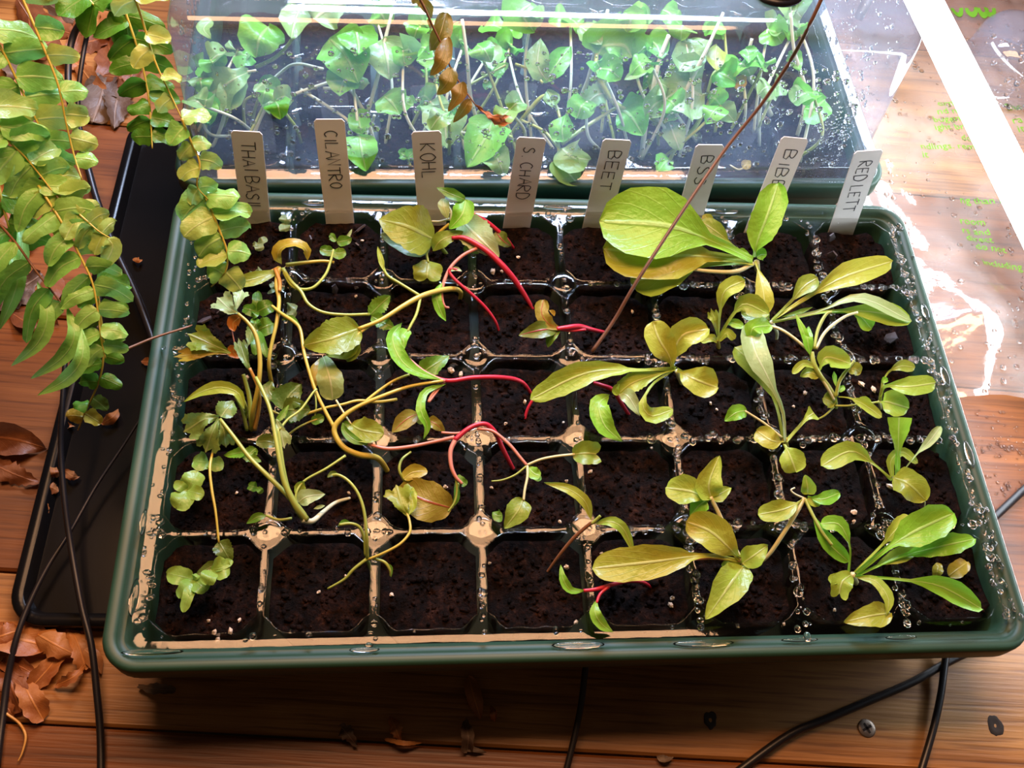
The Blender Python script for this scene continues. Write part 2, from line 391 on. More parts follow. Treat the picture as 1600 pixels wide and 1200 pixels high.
def knot(pxl, rx, ry, lab):
    c = P(*pxl, BENCH_Z); c = np.array(Matrix.Rotation(-PL_ANG,3,'Z') @ Vector(c - np.array([seamA[0],seamA[1],0])))
    V = [(c[0],c[1],BENCH_Z-.02)]; n = 18
    for rr,z in ((.6,.02),(1.0,.035),(1.25,.0)):
        for k in range(n):
            a = 2*math.pi*k/n; w_ = 1+.35*noise.noise((math.cos(a)*1.5+pxl[0],math.sin(a)*1.5,rr))
            V.append((c[0]+rx*rr*w_*math.cos(a), c[1]+ry*rr*w_*math.sin(a), BENCH_Z+z))
    F = [[0,1+k,1+(k+1)%n] for k in range(n)]+[[1+i*n+k,1+(i+1)*n+k,1+(i+1)*n+(k+1)%n,1+i*n+(k+1)%n] for i in range(2) for k in range(n)]
    o = bpy.data.objects.new('knot', mdata('knot', V, F, M['recess'])); COL.objects.link(o); o.parent = mid; o['label'] = lab
knot((1555,1134), .28, .42, 'dark splintered knot'); knot((1110,1125), .25, .32, 'dark knot hole')

# ================================================================== black drip tray, green tray, clear insert
k0, k1, k2 = P(22,962,-4.7), P(80,725,-4.7), P(203,235,-4.7)
ang = math.atan2(-(k2[0]-k0[0]), k2[1]-k0[1])
drip = thing('drip_tray', 'black plastic drip tray sticking out under the left of the green tray', 'tray', (0,0,0))
V,F = sweep([(-.25,-5.35),(-.25,-5.4),(0,-5.5),(0,-4.75),(-.06,-4.68),(-.5,-4.68),(-.56,-4.75),(-.75,-5.25)], 17.5, 15.2, 1.6)
Vb,Fb = sweep([(-.75,-5.25)], 17.5, 15.2, 1.6, close_top=True)
V,F = join([(V,F),(Vb,Fb)])
cdt = np.array([k0[0]+17.6, k0[1]+14.2, 0])
R2 = np.array([[math.cos(ang),-math.sin(ang),0],[math.sin(ang),math.cos(ang),0],[0,0,1]])
V = (V @ R2.T) + cdt
mobj('tray_body', V, F, M['black_plastic'], drip)

TZ = -4.45
tray_prof_body = [(-1.9,TZ),(-1.55,TZ+.08),(-1.05,-.75),(-.95,-.45),(-.80,-.32)]
tray_prof_rim = [(-.80,-.32),(-.62,-.30),(-.55,-.12),(-.42,-.02),(-.18,.0),(-.05,-.06),(0,-.2),(0,-1.05),(-.08,-1.2),(-.2,-1.2),(-.16,-1.0),(-.14,-.3)]
HX, HY, HR = 19.25, 12.1, 1.5
def green_tray(label, org, rz):
    t = thing('seed_tray', label, 'tray', org, rz=rz)
    ORG[t] = np.zeros(3)
    V,F = sweep(tray_prof_body, HX, HY, HR); V2,F2 = sweep([tray_prof_body[0]], HX, HY, HR, close_bottom=True)
    V,F = join([(V,F),(V2,F2)])
    mobj('tray_body', V, F, M['green_plastic'], t)
    V,F = sweep(tray_prof_rim, HX, HY, HR)
    mobj('rim', V, F, M['green_plastic'], t)
    return t
REAR = (-0.9, 24.95, 0.0); REAR_A = math.radians(1.6)
green_tray('dark green seed tray in front holding the open cells', (-.3,-.05,0), 0)
green_tray('dark green seed tray behind under the clear dome', REAR, REAR_A)

PX_, PY_ = 4.5, 4.347
def opening(n=44, ax=2.095, ay=2.03, R=.73):
    """cell opening: a rectangle whose corners are bitten off by round nodes"""
    pts = []
    for k in range(n):
        a = 2*math.pi*k/n + .0001
        d = np.array([math.cos(a), math.sin(a)])
        t = min(ax/abs(d[0]) if abs(d[0])>1e-9 else 9, ay/abs(d[1]) if abs(d[1])>1e-9 else 9)
        p = d*t
        c = np.array([math.copysign(PX_/2,p[0]), math.copysign(PY_/2,p[1])])
        if np.linalg.norm(p-c) < R:                # slide back along the ray to the node circle
            lo, hi = 0, t
            for _ in range(30):
                m_ = (lo+hi)/2
                if np.linalg.norm(d*m_-c) < R: hi = m_
                else: lo = m_
            p = d*lo
        pts.append(p)
    return np.array(pts)
OPN = opening()
n_ = len(OPN)
def cellborder():
    q = []
    for p in OPN:
        t = min((PX_/2)/abs(p[0]) if abs(p[0])>1e-9 else 9, (PY_/2)/abs(p[1]) if abs(p[1])>1e-9 else 9)
        q.append(p*t)
    return np.array(q)
CB = cellborder()
# corner vertices: snap the nearest ring vertex onto the exact cell corner
for sx in (-1,1):
    for sy in (-1,1):
        i = np.argmin(np.linalg.norm(CB-np.array([sx*PX_/2, sy*PY_/2]),axis=1)); CB[i] = (sx*PX_/2, sy*PY_/2)
def cell_mesh(cx, cy, seed):
    r = np.random.default_rng(seed)
    wob = 1 + .012*np.sin(np.arange(n_)*1.7+seed) + .006*r.standard_normal(n_)
    o = OPN*wob[:,None]
    inn = lambda s: o*s
    rings = [(CB, 0.0), (o*1.032, .0), (o*1.022, .004), (o*1.012, .022), (o, .012), (o*.99, -.05), (o*.985, -.2), (o*.965, -1.3), (o*.88, -3.9)]
    V = np.vstack([np.c_[q[:,0]+cx, q[:,1]+cy, np.full(n_, z)] for q, z in rings])
    # keep the lip rings inside the cell border
    F = [[i*n_+k, i*n_+(k+1)%n_, (i+1)*n_+(k+1)%n_, (i+1)*n_+k] for i in range(len(rings)-1) for k in range(n_)]
    F.append([(len(rings)-1)*n_+k for k in range(n_)])
    return V, F
cells = [((i-3.5)*PX_, (2-j)*PY_, j, i) for j in range(5) for i in range(8)]
parts = [cell_mesh(cx, cy, j*8+i) for cx, cy, j, i in cells]
# flange from the cell block out over the tray rim
gx, gy = 4*PX_, 2.5*PY_
V,F = sweep([(0,0),(.10,.02),(.25,.05),(.80,.05),(.88,.03),(.94,-.03),(.96,-.12)], gx, gy, .25)
parts.append((V,F))
nd = [(.66,-.005),(.62,.035),(.50,.06),(.30,.068),(.02,.07)]
for k in range(1,8):
    for j in range(1,5):
        V = np.array([((k-4)*PX_+r*math.cos(2*math.pi*q/20), (j-2.5)*PY_+r*math.sin(2*math.pi*q/20), z) for r,z in nd for q in range(20)])
        parts.append((V, [[i*20+q,i*20+(q+1)%20,(i+1)*20+(q+1)%20,(i+1)*20+q] for i in range(4) for q in range(20)]))
Vi,Fi = join(parts)
INS_MESH = mdata('sheet', Vi, Fi, M['insert'])
def insert(label, org, rz):
    t = thing('cell_insert', label, 'seedling tray', org, rz=rz); ORG[t] = np.zeros(3)
    o = bpy.data.objects.new('cell_sheet', INS_MESH); COL.objects.link(o); o.parent = t; ORG[o] = np.zeros(3)
    return t, o
ins1, sheet1 = insert('clear plastic forty cell insert wet with water beads in front tray', (0,0,0), 0)
ins2, sheet2 = insert('clear plastic cell insert inside the domed tray behind', REAR, REAR_A)

# water beads along the webs and flange of the front insert
bl = []
def bead(x, y, r, z=.03, fl=.6):
    bl.append(blob((x,y,z), (r*random.uniform(.75,1.3), r*random.uniform(.75,1.3), r*fl), 5, 9))
for k in range(9):
    X = (k-4)*PX_
    for _ in range(44 if k not in (0,8) else 30):
        y = random.uniform(-gy, gy); dn = abs(((y+gy)/PY_) % 1 - .5)
        bead(X+random.gauss(0,.07), y, random.choice((.05,.07,.09,.12,.16)), .02)
for j in range(6):
    Y = (j-2.5)*PY_
    for _ in range(60 if 0 < j < 5 else 18):
        bead(random.uniform(-gx, gx), Y+random.gauss(0,.06), random.choice((.05,.07,.09,.13,.17)), .02)
for k in range(9):
    for j in range(6):
        if random.random() < .55:
            for _ in range(random.randint(1,5)):
                bead((k-4)*PX_+random.gauss(0,.3), (j-2.5)*PY_+random.gauss(0,.3), random.choice((.06,.09,.14,.2)), .03)
for _ in range(420):                                  # heavy beading on the right half
    if random.random() < .5: bead((random.choice((1,2,3))*PX_)+random.gauss(0,.12), random.uniform(-gy,gy), random.choice((.08,.12,.16,.2)), .02, .5)
    else: bead(random.uniform(2,gx), random.choice((-1.5,-.5,.5,1.5))*PY_+random.gauss(0,.1), random.choice((.08,.12,.16,.2)), .02, .5)
for _ in range(170):                                  # the right flange is the wettest
    bead(gx+random.gauss(.1,.22), random.uniform(-gy,gy), random.choice((.05,.08,.1,.14)), .05)
for _ in range(70):
    bead(-gx-random.gauss(.1,.2), random.uniform(-gy,gy), random.choice((.05,.08,.1,.14)), .05)
V,F = join(bl); o = mobj('water_beads', V, F, M['water'], ins1); o['kind'] = 'stuff'
# larger flat puddles bridging rim and flange at the front and on the sides
pl = []
for (x,y,rx,ry) in ((-17.5,-11.4,1.2,.13),(-9.3,-11.5,.6,.12),(-.7,-11.5,1.1,.16),(4.5,-11.55,1.3,.15),(8.6,-11.5,.8,.1),(13,-11.5,.7,.1),
                    (-18.6,-6,.14,.6),(-18.5,-9.2,.2,.8),(18.5,5,.2,.5),(18.5,1.2,.22,.6),(18.5,-3,.2,.7),(-12.5,11.3,.7,.14),(0,11.35,.9,.14),(9,11.3,.8,.12)):
    pl.append(blob((x,y,.02),(rx,ry,.08),6,16))
V,F = join(pl); o = mobj('water_film', V, F, M['water'], ins1); o['kind'] = 'stuff'

# soil, one plug in each cell
ordw = ['first','second','third','fourth','fifth','sixth','seventh','eighth']
roww = ['back row','second row from the back','middle row','second row from the front','front row']
def soil_mesh(seed, crumbs=150):
    r = random.Random(seed); rings = 11
    V = [(0,0,0)]
    for q in range(1, rings+1):
        s = .968*q/rings
        for k in range(n_):
            x, y = OPN[k]*s
            V.append((x,y,0))
    V = np.array(V)
    for v in V:
        v[2] = -.82 + .22*noise.noise((v[0]*.9+seed*7.3, v[1]*.9, 1)) + .13*noise.noise((v[0]*3+seed, v[1]*3, 4)) + .07*noise.noise((v[0]*8, v[1]*8+seed, 9))
    F = [[0,1+k,1+(k+1)%n_] for k in range(n_)]
    F += [[1+q*n_+k, 1+(q+1)*n_+k, 1+(q+1)*n_+(k+1)%n_, 1+q*n_+(k+1)%n_] for q in range(rings-1) for k in range(n_)]
    nb = len(V); lw = []
    for sc_, zz in ((.95,-1.6),(.86,-3.75)):
        lw += [(x*sc_, y*sc_, zz) for x, y in OPN]
    V = np.vstack([V, lw]); l0 = nb-n_
    F += [[l0+k, nb+k, nb+(k+1)%n_, l0+(k+1)%n_] for k in range(n_)]+[[nb+k, nb+n_+k, nb+n_+(k+1)%n_, nb+(k+1)%n_] for k in range(n_)]
    parts = [(V,F)]
    for _ in range(crumbs):
        x, y = r.uniform(-1.7,1.7), r.uniform(-1.65,1.65)
        s = r.choice((.04,.05,.07,.10,.14))
        z = -.82 + .22*noise.noise((x*.9+seed*7.3, y*.9, 1)) + .13*noise.noise((x*3+seed,y*3,4))
        v, f = blob((0,0,0),(s*r.uniform(.6,1.8), s, s*r.uniform(.4,.9)), 3, 5)
        a = r.uniform(0,6.3); Rz = np.array([[math.cos(a),-math.sin(a),0],[math.sin(a),math.cos(a),0],[0,0,1]])
        parts.append((v@Rz.T + np.array([x,y,z+s*.2]), f))
    return join(parts)
for cx, cy, j, i in cells:
    V,F = soil_mesh(j*8+i)
    o = mobj('soil_plug', V+np.array([cx,cy,0]), F, M['soil'], org=(cx,cy,-1.0), smooth=True)
    tag(o, f'dark soil in {ordw[i]} cell from left, {roww[j]}, of the front tray', 'soil', 'soil plugs in the front tray')
sm = [mdata('soil_plug', *soil_mesh(50+q, 30), M['soil'], org=(0,0,-1)) for q in range(3)]
cr, sr = math.cos(REAR_A), math.sin(REAR_A)
for cx, cy, j, i in cells:
    if j < 2: continue
    o = bpy.data.objects.new('soil_plug', sm[(i+j)%3]); COL.objects.link(o)
    o.location = Vector((REAR[0]+cx*cr-cy*sr, REAR[1]+cx*sr+cy*cr, -1.0))*S; o.rotation_euler=(0,0,REAR_A)
    tag(o, f'dark soil in {ordw[i]} cell from left, {roww[j]}, under the dome', 'soil', 'soil plugs under the dome')

# ================================================================== the clear dome lid on the rear tray
dome = thing('dome_lid', 'clear plastic propagator dome fogged with condensation over the rear tray', 'lid', REAR, rz=REAR_A)
ORG[dome] = np.zeros(3)
DX, DY = 18.9, 11.75
dprof = [(.15,-.25),(.2,.12),(.1,.2),(-.5,.24),(-.62,.32),(-.66,.55),(-.95,7.9),(-1.02,8.3),(-1.2,8.65),(-1.5,8.85),(-2.0,8.92),(-2.6,8.9)]
V,F = sweep(dprof, DX, DY, 2.2, seg=10)
nn = len(V)//len(dprof)
V2,F2 = sweep([dprof[-1]], DX, DY, 2.2, seg=10, close_top=True)
V,F = join([(V,F),(V2,F2)])
mobj('dome_shell', V, F, M['dome'], dome)
vc = P(1212, -2, 9.0) - np.array(REAR); 
V,F = join([blob((vc[0],vc[1],9.0),(1.25,.9,.16),5,24), blob((vc[0],vc[1],9.15),(.9,.55,.14),5,20)])
mobj('vent', V, F, M['black_plastic'], dome)
dr = []
def wall_pt(s, h):          # s along the front/right/left walls, h 0..1 up
    off = -.66 - .29*h; z = .55 + 7.3*h
    return off, z
for _ in range(1500):
    h = random.random()**1.1; off, z = wall_pt(0,h); r = random.choice((.03,.04,.05,.06,.08,.11,.16))
    side = random.random()
    if side < .62:
        x = random.uniform(-(DX+off)+2, DX+off-2); p = (x, -(DY+off), z)
        if random.random() < .25: r *= 1.3
        rr = (r, r*.5, r)
    elif side < .82: p = (DX+off, random.uniform(-8,6), z); rr = (r*.5, r, r)
    else: p = (-(DX+off), random.uniform(-8,6), z); rr = (r*.5, r, r)
    dr.append(blob(p, rr, 4, 7))
for _ in range(180):
    r = random.choice((.04,.06,.1,.15)); dr.append(blob((random.uniform(-15,15), random.uniform(-8.5,0), 8.9),(r,r,r*.5),4,7))
for cxy in ((-16.5,2.2),(16,1.2),(15.3,2.6)):          # thick fogged clusters at the lower corners
    for _ in range(130):
        h = min(.95,max(.02,random.gauss(cxy[1],1.1)/7)); off,z = wall_pt(0,h); x = cxy[0]+random.gauss(0,.8)
        if abs(x) > DX+off-2: continue
        r = random.choice((.03,.04,.06,.08)); dr.append(blob((x,-(DY+off),z),(r,r*.5,r),4,7))
V,F = join(dr); o = mobj('condensation', V, F, M['water'], dome); o['kind'] = 'stuff'

# ================================================================== LED strip light on the right
ledA, ledB = P(1428,-30,1.5), P(1640,395,1.5)
dl = (ledB-ledA)/np.linalg.norm(ledB-ledA); ledA = ledA - dl*4; ledB = ledB + dl*20
led = thing('led_strip_light', 'glowing white LED strip light lying across the right corner', 'light', (ledA+ledB)/2*np.array([1,1,0])+np.array([0,0,BENCH_Z]))
mobj('diffuser', *tube([ledA, (ledA+ledB)/2, ledB], .98, 12, 14)[:2], M['led'], led)
for q in (ledA, ledB):
    V,F = tube([q-dl*.5, q+dl*.5], 1.05, 4, 14)[:2]; mobj('end_cap', V, F, M['housing'], led)
for q in (ledA+dl*.3, ledB-dl*.3):
    V,F = tube([q+np.array([0,0,-.7]), q*np.array([1,1,0])+np.array([0,0,BENCH_Z+1.3])], .35, 4, 8)[:2]; mobj('foot', V, F, M['housing'], led)

# ================================================================== printed plastic film on the right
def film_h(x, y):
    h = BENCH_Z + .35 + .32*noise.noise((x*.22, y*.22, 5.0)) + .25*abs(noise.noise((x*.5+3, y*.33, 2.0))) + .10*noise.noise((x*1.2,y*1.1,8.0))
    h += 2.3*math.exp(-((x-24.2)**2/9+(y-7.2)**2/16)) + .5*math.exp(-((x-30)**2/6+(y-4)**2/5))
    return max(h, BENCH_Z+.16)
fx0, fy_bot = 19.6, P(1530,632,BENCH_Z)[1]
nx, ny = 90, 130
xs = np.linspace(fx0, 46, nx); ys = np.linspace(fy_bot, 44, ny)
V = np.array([(x, y + .5*noise.noise((x*.4,0,0))*(1-min(1,(y-fy_bot)/6)), film_h(x,y)) for y in ys for x in xs])
F = [[j*nx+i, j*nx+i+1, (j+1)*nx+i+1, (j+1)*nx+i] for j in range(ny-1) for i in range(nx-1)]
film = thing('plastic_film', 'wrinkled clear plastic packaging film with green print, right of trays', 'plastic wrap', (30,20,BENCH_Z))
mobj('film_sheet', V, F, M['film'], film)
def print_text(txt, pxl, hpx, rot=0.0):
    c = bpy.data.curves.new('t', 'FONT'); c.body = txt; c.size = 1.0; c.resolution_u = 2
    o = bpy.data.objects.new('t', c); COL.objects.link(o)
    bpy.context.view_layer.update()
    me = bpy.data.meshes.new_from_object(o.evaluated_get(bpy.context.evaluated_depsgraph_get()))
    bpy.data.objects.remove(o)
    b = P(*pxl, BENCH_Z+.4); sz = px(hpx, b)*1.4
    V = []
    for v in me.vertices:
        x = v.co.x*sz; y = v.co.y*sz*.98
        X = b[0]+x*math.cos(rot)-y*math.sin(rot); Y = b[1]+x*math.sin(rot)+y*math.cos(rot)
        V.append((X, Y, film_h(X,Y)+.035))
    F = [list(p.vertices) for p in me.polygons]
    bpy.data.meshes.remove(me)
    mobj('printed_text', V, F, M['print'], film, smooth=False)
for t, p_, h_, r_ in (("ormat",(1466,165),13,.02),("nd ma",(1466,177),13,.02),("bugene",(1460,189),13,.02),("ight brow",(1462,202),13,.02),
                      ("don",(1502,220),13,.02),("ndlings. remove",(1440,231),13,.0),("it",(1443,244),13,.0),("ng than it",(1500,318),14,0),
                      ("room",(1500,350),14,0),("rs and",(1502,366),14,-.02),("direct",(1508,379),14,-.02),("do not",(1522,393),14,-.05),
                      ("including",(1532,419),14,-.05),("the in",(1572,174),14,.05),("ra t",(1582,194),14,.05),("it",(1590,208),14,.05)):
    print_text(t, p_, h_, r_)
# big round green print near the top
for cxp, cyp in ((1497,18),(1518,20),(1535,22),(1546,22)):
    b = P(cxp, cyp, BENCH_Z+.4); V=[]; n=18
    for rr in (1,.45):
        for k in range(n):
            a = math.pi + math.pi*k/(n-1); x=b[0]+.45*rr*math.cos(a); y=b[1]+.9*rr*math.sin(a)+.4; V.append((x,y,film_h(x,y)+.05))
    F=[[k,k+1,n+k+1,n+k] for k in range(n-1)]; mobj('printed_mark', V, F, M['print'], film, smooth=False)
fb = []
for _ in range(900):
    u = random.random()
    x = random.uniform(20.5,36); y = random.uniform(fy_bot+.2, 34)
    if noise.noise((x*.35,y*.35,11.)) < -.05: continue
    r = random.choice((.05,.07,.1,.14,.2)); fb.append(blob((x,y,film_h(x,y)+.02),(r,r,r*.45),4,8))
V,F = join(fb); o = mobj('water_drops', V, F, M['water'], film); o['kind']='stuff'
# wet patch of beads on the bench below the film
wb=[]
for _ in range(260):
    p = P(random.uniform(1480,1640), random.choice((random.uniform(640,760), random.gauss(700,8), random.gauss(765,6))), BENCH_Z)
    r = random.choice((.04,.06,.09,.12)); wb.append(blob((p[0],p[1],BENCH_Z+.01),(r,r,r*.5),4,7))
V,F = join(wb); o = mobj('spilled_water_drops', V, F, M['water'], org=(27,-2,BENCH_Z)); tag(o,'scattered water drops on the wet bench below the plastic film','water',kind='stuff')
# clear round lid at the top right corner
cc = P(1600, 66, -2.4); clid = thing('clear_cup', 'clear rounded plastic cup beaded with water at the top right corner', 'cup', (cc[0],cc[1],BENCH_Z))
prof=[(3.1,-5.0),(3.15,-4.9),(2.95,-4.8),(2.9,-3.6),(2.75,-2.6),(2.4,-2.0),(1.8,-1.65),(.9,-1.5),(.02,-1.48)]
n=36; V=np.array([(cc[0]+r*math.cos(2*math.pi*k/n), cc[1]+1.15*r*math.sin(2*math.pi*k/n), z) for r,z in prof for k in range(n)])
F=[[i*n+k,i*n+(k+1)%n,(i+1)*n+(k+1)%n,(i+1)*n+k] for i in range(len(prof)-1) for k in range(n)]
mobj('cup_shell', V, F, M['dome'], clid)
cb=[]
for _ in range(110):
    a=random.gauss(-1.9,.5); h=random.uniform(1,6.5); i=int(h); f_=h-i; r=prof[i][0]*(1-f_)+prof[i+1][0]*f_; z=prof[i][1]*(1-f_)+prof[i+1][1]*f_
    s=random.choice((.07,.1,.14,.2)); cb.append(blob((cc[0]+r*math.cos(a),cc[1]+1.15*r*math.sin(a),z),(s,s,s*.7),4,8))
V,F=join(cb); o=mobj('water_drops',V,F,M['water'],clid); o['kind']='stuff'

# ================================================================== cables
def cable(label, pts, z, r, mat='cable', name='cable', cat='cable', group=None):
    zz = np.interp(np.linspace(0,1,len(pts)), np.linspace(0,1,len(np.atleast_1d(z))), np.atleast_1d(z))
    Pts = [P(x,y,q) for (x,y),q in zip(pts,zz)]
    rr = [px(k,Pts[0]) for k in np.atleast_1d(r)]
    V,F,_ = tube(Pts, rr if len(rr)>1 else rr[0], n=6*len(pts), sides=10)
    o = mobj(name, V, F, M[mat], org=Pts[-1]); tag(o, label, cat, group)
cable('thick black cable arching past the fern at upper left', [(150,8),(135,24),(115,55),(107,100),(108,150),(118,195),(135,255),(152,315),(180,390),(210,455),(235,520),(242,550)], [1,-1.5,-3,-4.2,-4.4,-4.4], 5.5)
cable('thinner black cable running beside the thick one at upper left', [(160,5),(146,22),(135,60),(127,105),(122,150),(124,195),(136,250),(150,305),(152,340),(155,440),(152,520)], [1,-2,-3.5,-5,-5.0,-5.0], 4)
cable('black cable hanging straight down over the drip tray at left', [(102,560),(97,640),(95,700),(100,775),(110,850),(127,945),(143,1010),(152,1090),(157,1150),(158,1230)], [-1,-2,-3,-4,-4.4,-5,-5.2], [4,5.5])
cable('thin dark cable slanting from the green tray to the lower left', [(222,650),(190,700),(150,760),(110,830),(75,885),(45,945),(25,1000),(12,1060),(4,1120),(-6,1200)], [-3.8,-4.2,-4.3,-4.4,-4.6,-5.2,-5.2], [2.2,3,4.6,5.5], 'cable')
cable('black cable dropping below the front edge of the green tray', [(920,1010),(914,1050),(908,1100),(898,1150),(882,1215)], [-4.0,-5.2], 5)
cable('long black cable running diagonally under the right front corner', [(1560,1000),(1490,1030),(1425,1066),(1360,1094),(1290,1124),(1230,1150),(1140,1215)], [-5.3,-5.25], 6)
cable('short black cable below the right front corner of the tray', [(1482,1000),(1476,1040),(1470,1085),(1458,1140),(1436,1215)], [-5.0,-5.3], 5.5)
cable('bit of black cable at the right edge beside the tray', [(1650,720),(1600,765),(1570,793),(1530,830)], [-5.1,-5.2], 6)
cable('long thin bare brown fern stalk slanting across the tray', [(1292,-20),(1262,45),(1235,95),(1190,163),(1130,238),(1060,340),(995,440),(960,500),(925,550)], [13,11,8,5.5,3.2,1.2,.1], [3.2,3.4,3.2,3.6], 'twig', 'dry_stalk', 'stalk')
cable('thin dark stalk crossing from the fern to the green tray rim', [(95,560),(150,555),(190,548),(240,528),(290,512),(300,508)], [2,1.5,1,.6,.3], [2.2,2.6,2,1.2], 's_brn', 'dry_stalk', 'stalk')
cable('hair thin stalk over the leaf litter at upper left', [(28,0),(50,35),(75,80),(96,132)], [-2,-4.2], 1.3, 's_brn', 'dry_stalk', 'stalk')
cable('pale thin root curling at the lower left corner', [(-5,1100),(10,1115),(30,1130),(40,1150),(35,1175),(28,1190)], [-5.2,-5.3], [2,2.2,1], 's_org', 'root', 'root')

# ================================================================== plant labels with handwriting
GL = {'T':[[(0,1),(.6,1)],[(.3,1),(.3,0)]],'H':[[(0,0),(0,1)],[(.52,0),(.52,1)],[(0,.5),(.52,.5)]],'A':[[(0,0),(.3,1),(.6,0)],[(.12,.4),(.48,.4)]],
'I':[[(.12,0),(.12,1)]],'B':[[(0,0),(0,1),(.35,.95),(.43,.75),(.3,.55),(0,.5)],[(.3,.53),(.52,.35),(.45,.08),(0,0)]],
'S':[[(.5,.88),(.28,1),(.05,.82),(.18,.58),(.42,.42),(.46,.16),(.22,0),(0,.12)]],'L':[[(0,1),(0,0),(.48,.02)]],
'C':[[(.5,.9),(.25,1),(.03,.7),(.03,.3),(.25,0),(.52,.12)]],'N':[[(0,0),(0,1),(.5,0),(.5,1)]],'R':[[(0,0),(0,1),(.4,.92),(.42,.66),(0,.5),(.5,0)]],
'O':[[(.3,1),(.05,.75),(.05,.3),(.28,0),(.52,.3),(.52,.75),(.3,1)]],'K':[[(0,0),(0,1)],[(.5,1),(0,.45),(.5,0)]],
'E':[[(.48,1),(0,1),(0,0),(.5,0)],[(0,.52),(.4,.52)]],'D':[[(0,0),(0,1),(.35,.9),(.52,.5),(.35,.08),(0,0)]],'.':[[(.05,0),(.1,.06)]]}
def ribbon(c, wd, nor):
    c=np.asarray(c); T=np.gradient(c,axis=0); V=[]
    for p_,t_ in zip(c,T):
        s=nrm(np.cross(nrm(t_),nor)); V += [p_-s*wd, p_+s*wd]
    return np.array(V), [[2*i,2*i+1,2*i+3,2*i+2] for i in range(len(c)-1)]
def plant_label(txt, top, bot, f0, f1, hgt, desc, zt=4.6):
    B = P(*bot, -1.0); T = P(*top, zt)
    up = nrm(T-B); L = np.linalg.norm(T-B); B = B - up*1.5; L += 1.5
    lat = nrm(np.array([1,.02,0]) - up*np.dot(up,[1,.02,0])); nor = np.cross(lat, up)      # towards the viewer
    if np.dot(nor, CAM_C-T) < 0: nor = -nor
    W = .72; th = .06
    t = thing('plant_label', desc, 'plant label', B, 'handwritten plant labels')
    # blade with rounded top corners and a pointed foot
    out = [(-W,1.0),(-W,L-.15),(-W+.12,L),(W-.12,L),(W,L-.15),(W,1.0),(.15,0),(-.15,0)]
    V=[]
    for s in (th/2,-th/2): V += [B+lat*x+up*y+nor*s for x,y in out]
    n=len(out); F=[list(range(n)),[n+k for k in range(n)][::-1]]+[[k,n+k,n+(k+1)%n,(k+1)%n] for k in range(n)]
    mobj('stake', V, F, M['label'], t, smooth=False)
    # strokes: letter right -> down the label, letter up -> to the right
    adv = 0; strokes=[]
    for ch in txt:
        if ch == ' ': adv += .35; continue
        jx, jy, js = random.uniform(-.04,.04), random.uniform(-.06,.06), random.uniform(.9,1.08)
        for s in GL[ch]: strokes.append([(adv+x*js+.12*jx*y, y*js+jy) for x,y in s])
        adv += {'I':.34,'.':.3}.get(ch,.72)
    vis = L-1.5; y0 = L - vis*f0; scl = vis*(f1-f0)/adv
    parts=[]
    for s in strokes:
        pts = [B + up*(y0-x*scl) + lat*(hgt*(y-.5)) + nor*(th/2+.012) for x,y in s]
        c = crom(pts, max(4, 4*len(pts))) if len(pts) > 4 else np.array(pts)
        parts.append(ribbon(c, .025, nor))
    V,F = join(parts); o = mobj('handwriting', V, F, M['ink'], t); o['label'] = 'thin black handwritten capitals'
plant_label('THAI BASIL', (385,205), (401,352), .10, .86, .62, 'white plant label reading THAI BASIL at the left end')
plant_label('CILANTRO', (514,186), (532,353), .10, .64, .62, 'white plant label reading CILANTRO, second from left', 5.0)
plant_label('KOHL', (666,205), (676,352), .12, .50, .72, 'white plant label reading KOHL behind the kohlrabi leaves')
plant_label('S. CHARD', (831,215), (807,355), .10, .68, .62, 'white plant label reading S. CHARD')
plant_label('BEET', (965,218), (931,354), .12, .58, .62, 'white plant label reading BEET beside the big lettuce leaf')
plant_label('BSS', (1110,226), (1072,358), .12, .48, .62, 'white plant label reading BSS with brown stalk crossing it')
plant_label('BIBB', (1243,215), (1183,362), .12, .56, .62, 'white plant label reading BIBB behind an upright lettuce leaf')
plant_label('RED LETT', (1358,235), (1314,362), .12, .74, .62, 'white plant label reading RED LETT at the right end')

# ================================================================== leaves and stems
def rnd(s): return 0 if s<=0 or s>=1 else (math.sin(math.pi/2*s/.62)**.85 if s<.62 else math.sqrt(max(0,1-((s-.62)/.38)**2)))
def prof(shape, t):
    if shape == 'ovate': return (math.sin(math.pi*min(1,t)**.72))**.75 if 0<t<1 else 0
    if shape == 'lance': return math.sin(math.pi*t)**.85 if 0<t<1 else 0
    if shape == 'round': return math.sqrt(max(0,1-(2*t-1)**2))
    if shape == 'heart': return math.sqrt(max(0,1-(2*min(1,t*.86+.02)-1)**2))
    if shape == 'spat':
        p = .12+.10*t; s = max(0,(t-.40)/.60)
        return max(p if t<.97 else p*(1-t)/.03, rnd(s))
    if shape == 'spat2':                       # short stalk, broad blade
        p = .12; s = max(0,(t-.12)/.88)
        return max(p if t<.97 else p*(1-t)/.03, rnd(s))
    if shape == 'flare': return .20+.04*t if t<.5 else .22+.78*min(1,(t-.5)/.42)**1.3
    if shape == 'strap': return (min(1,.35+t*1.6) if t<.5 else 1)*math.sqrt(max(0,1-max(0,(t-.75)/.25)**2))
    if shape == 'fan': return .10+.95*t**1.15
    if shape == 'pinna': return min(1,(t/.12)**.5 if t>0 else 0)*(1-.35*t)*math.sqrt(max(0,1-max(0,(t-.6)/.4)**2))
    return 1
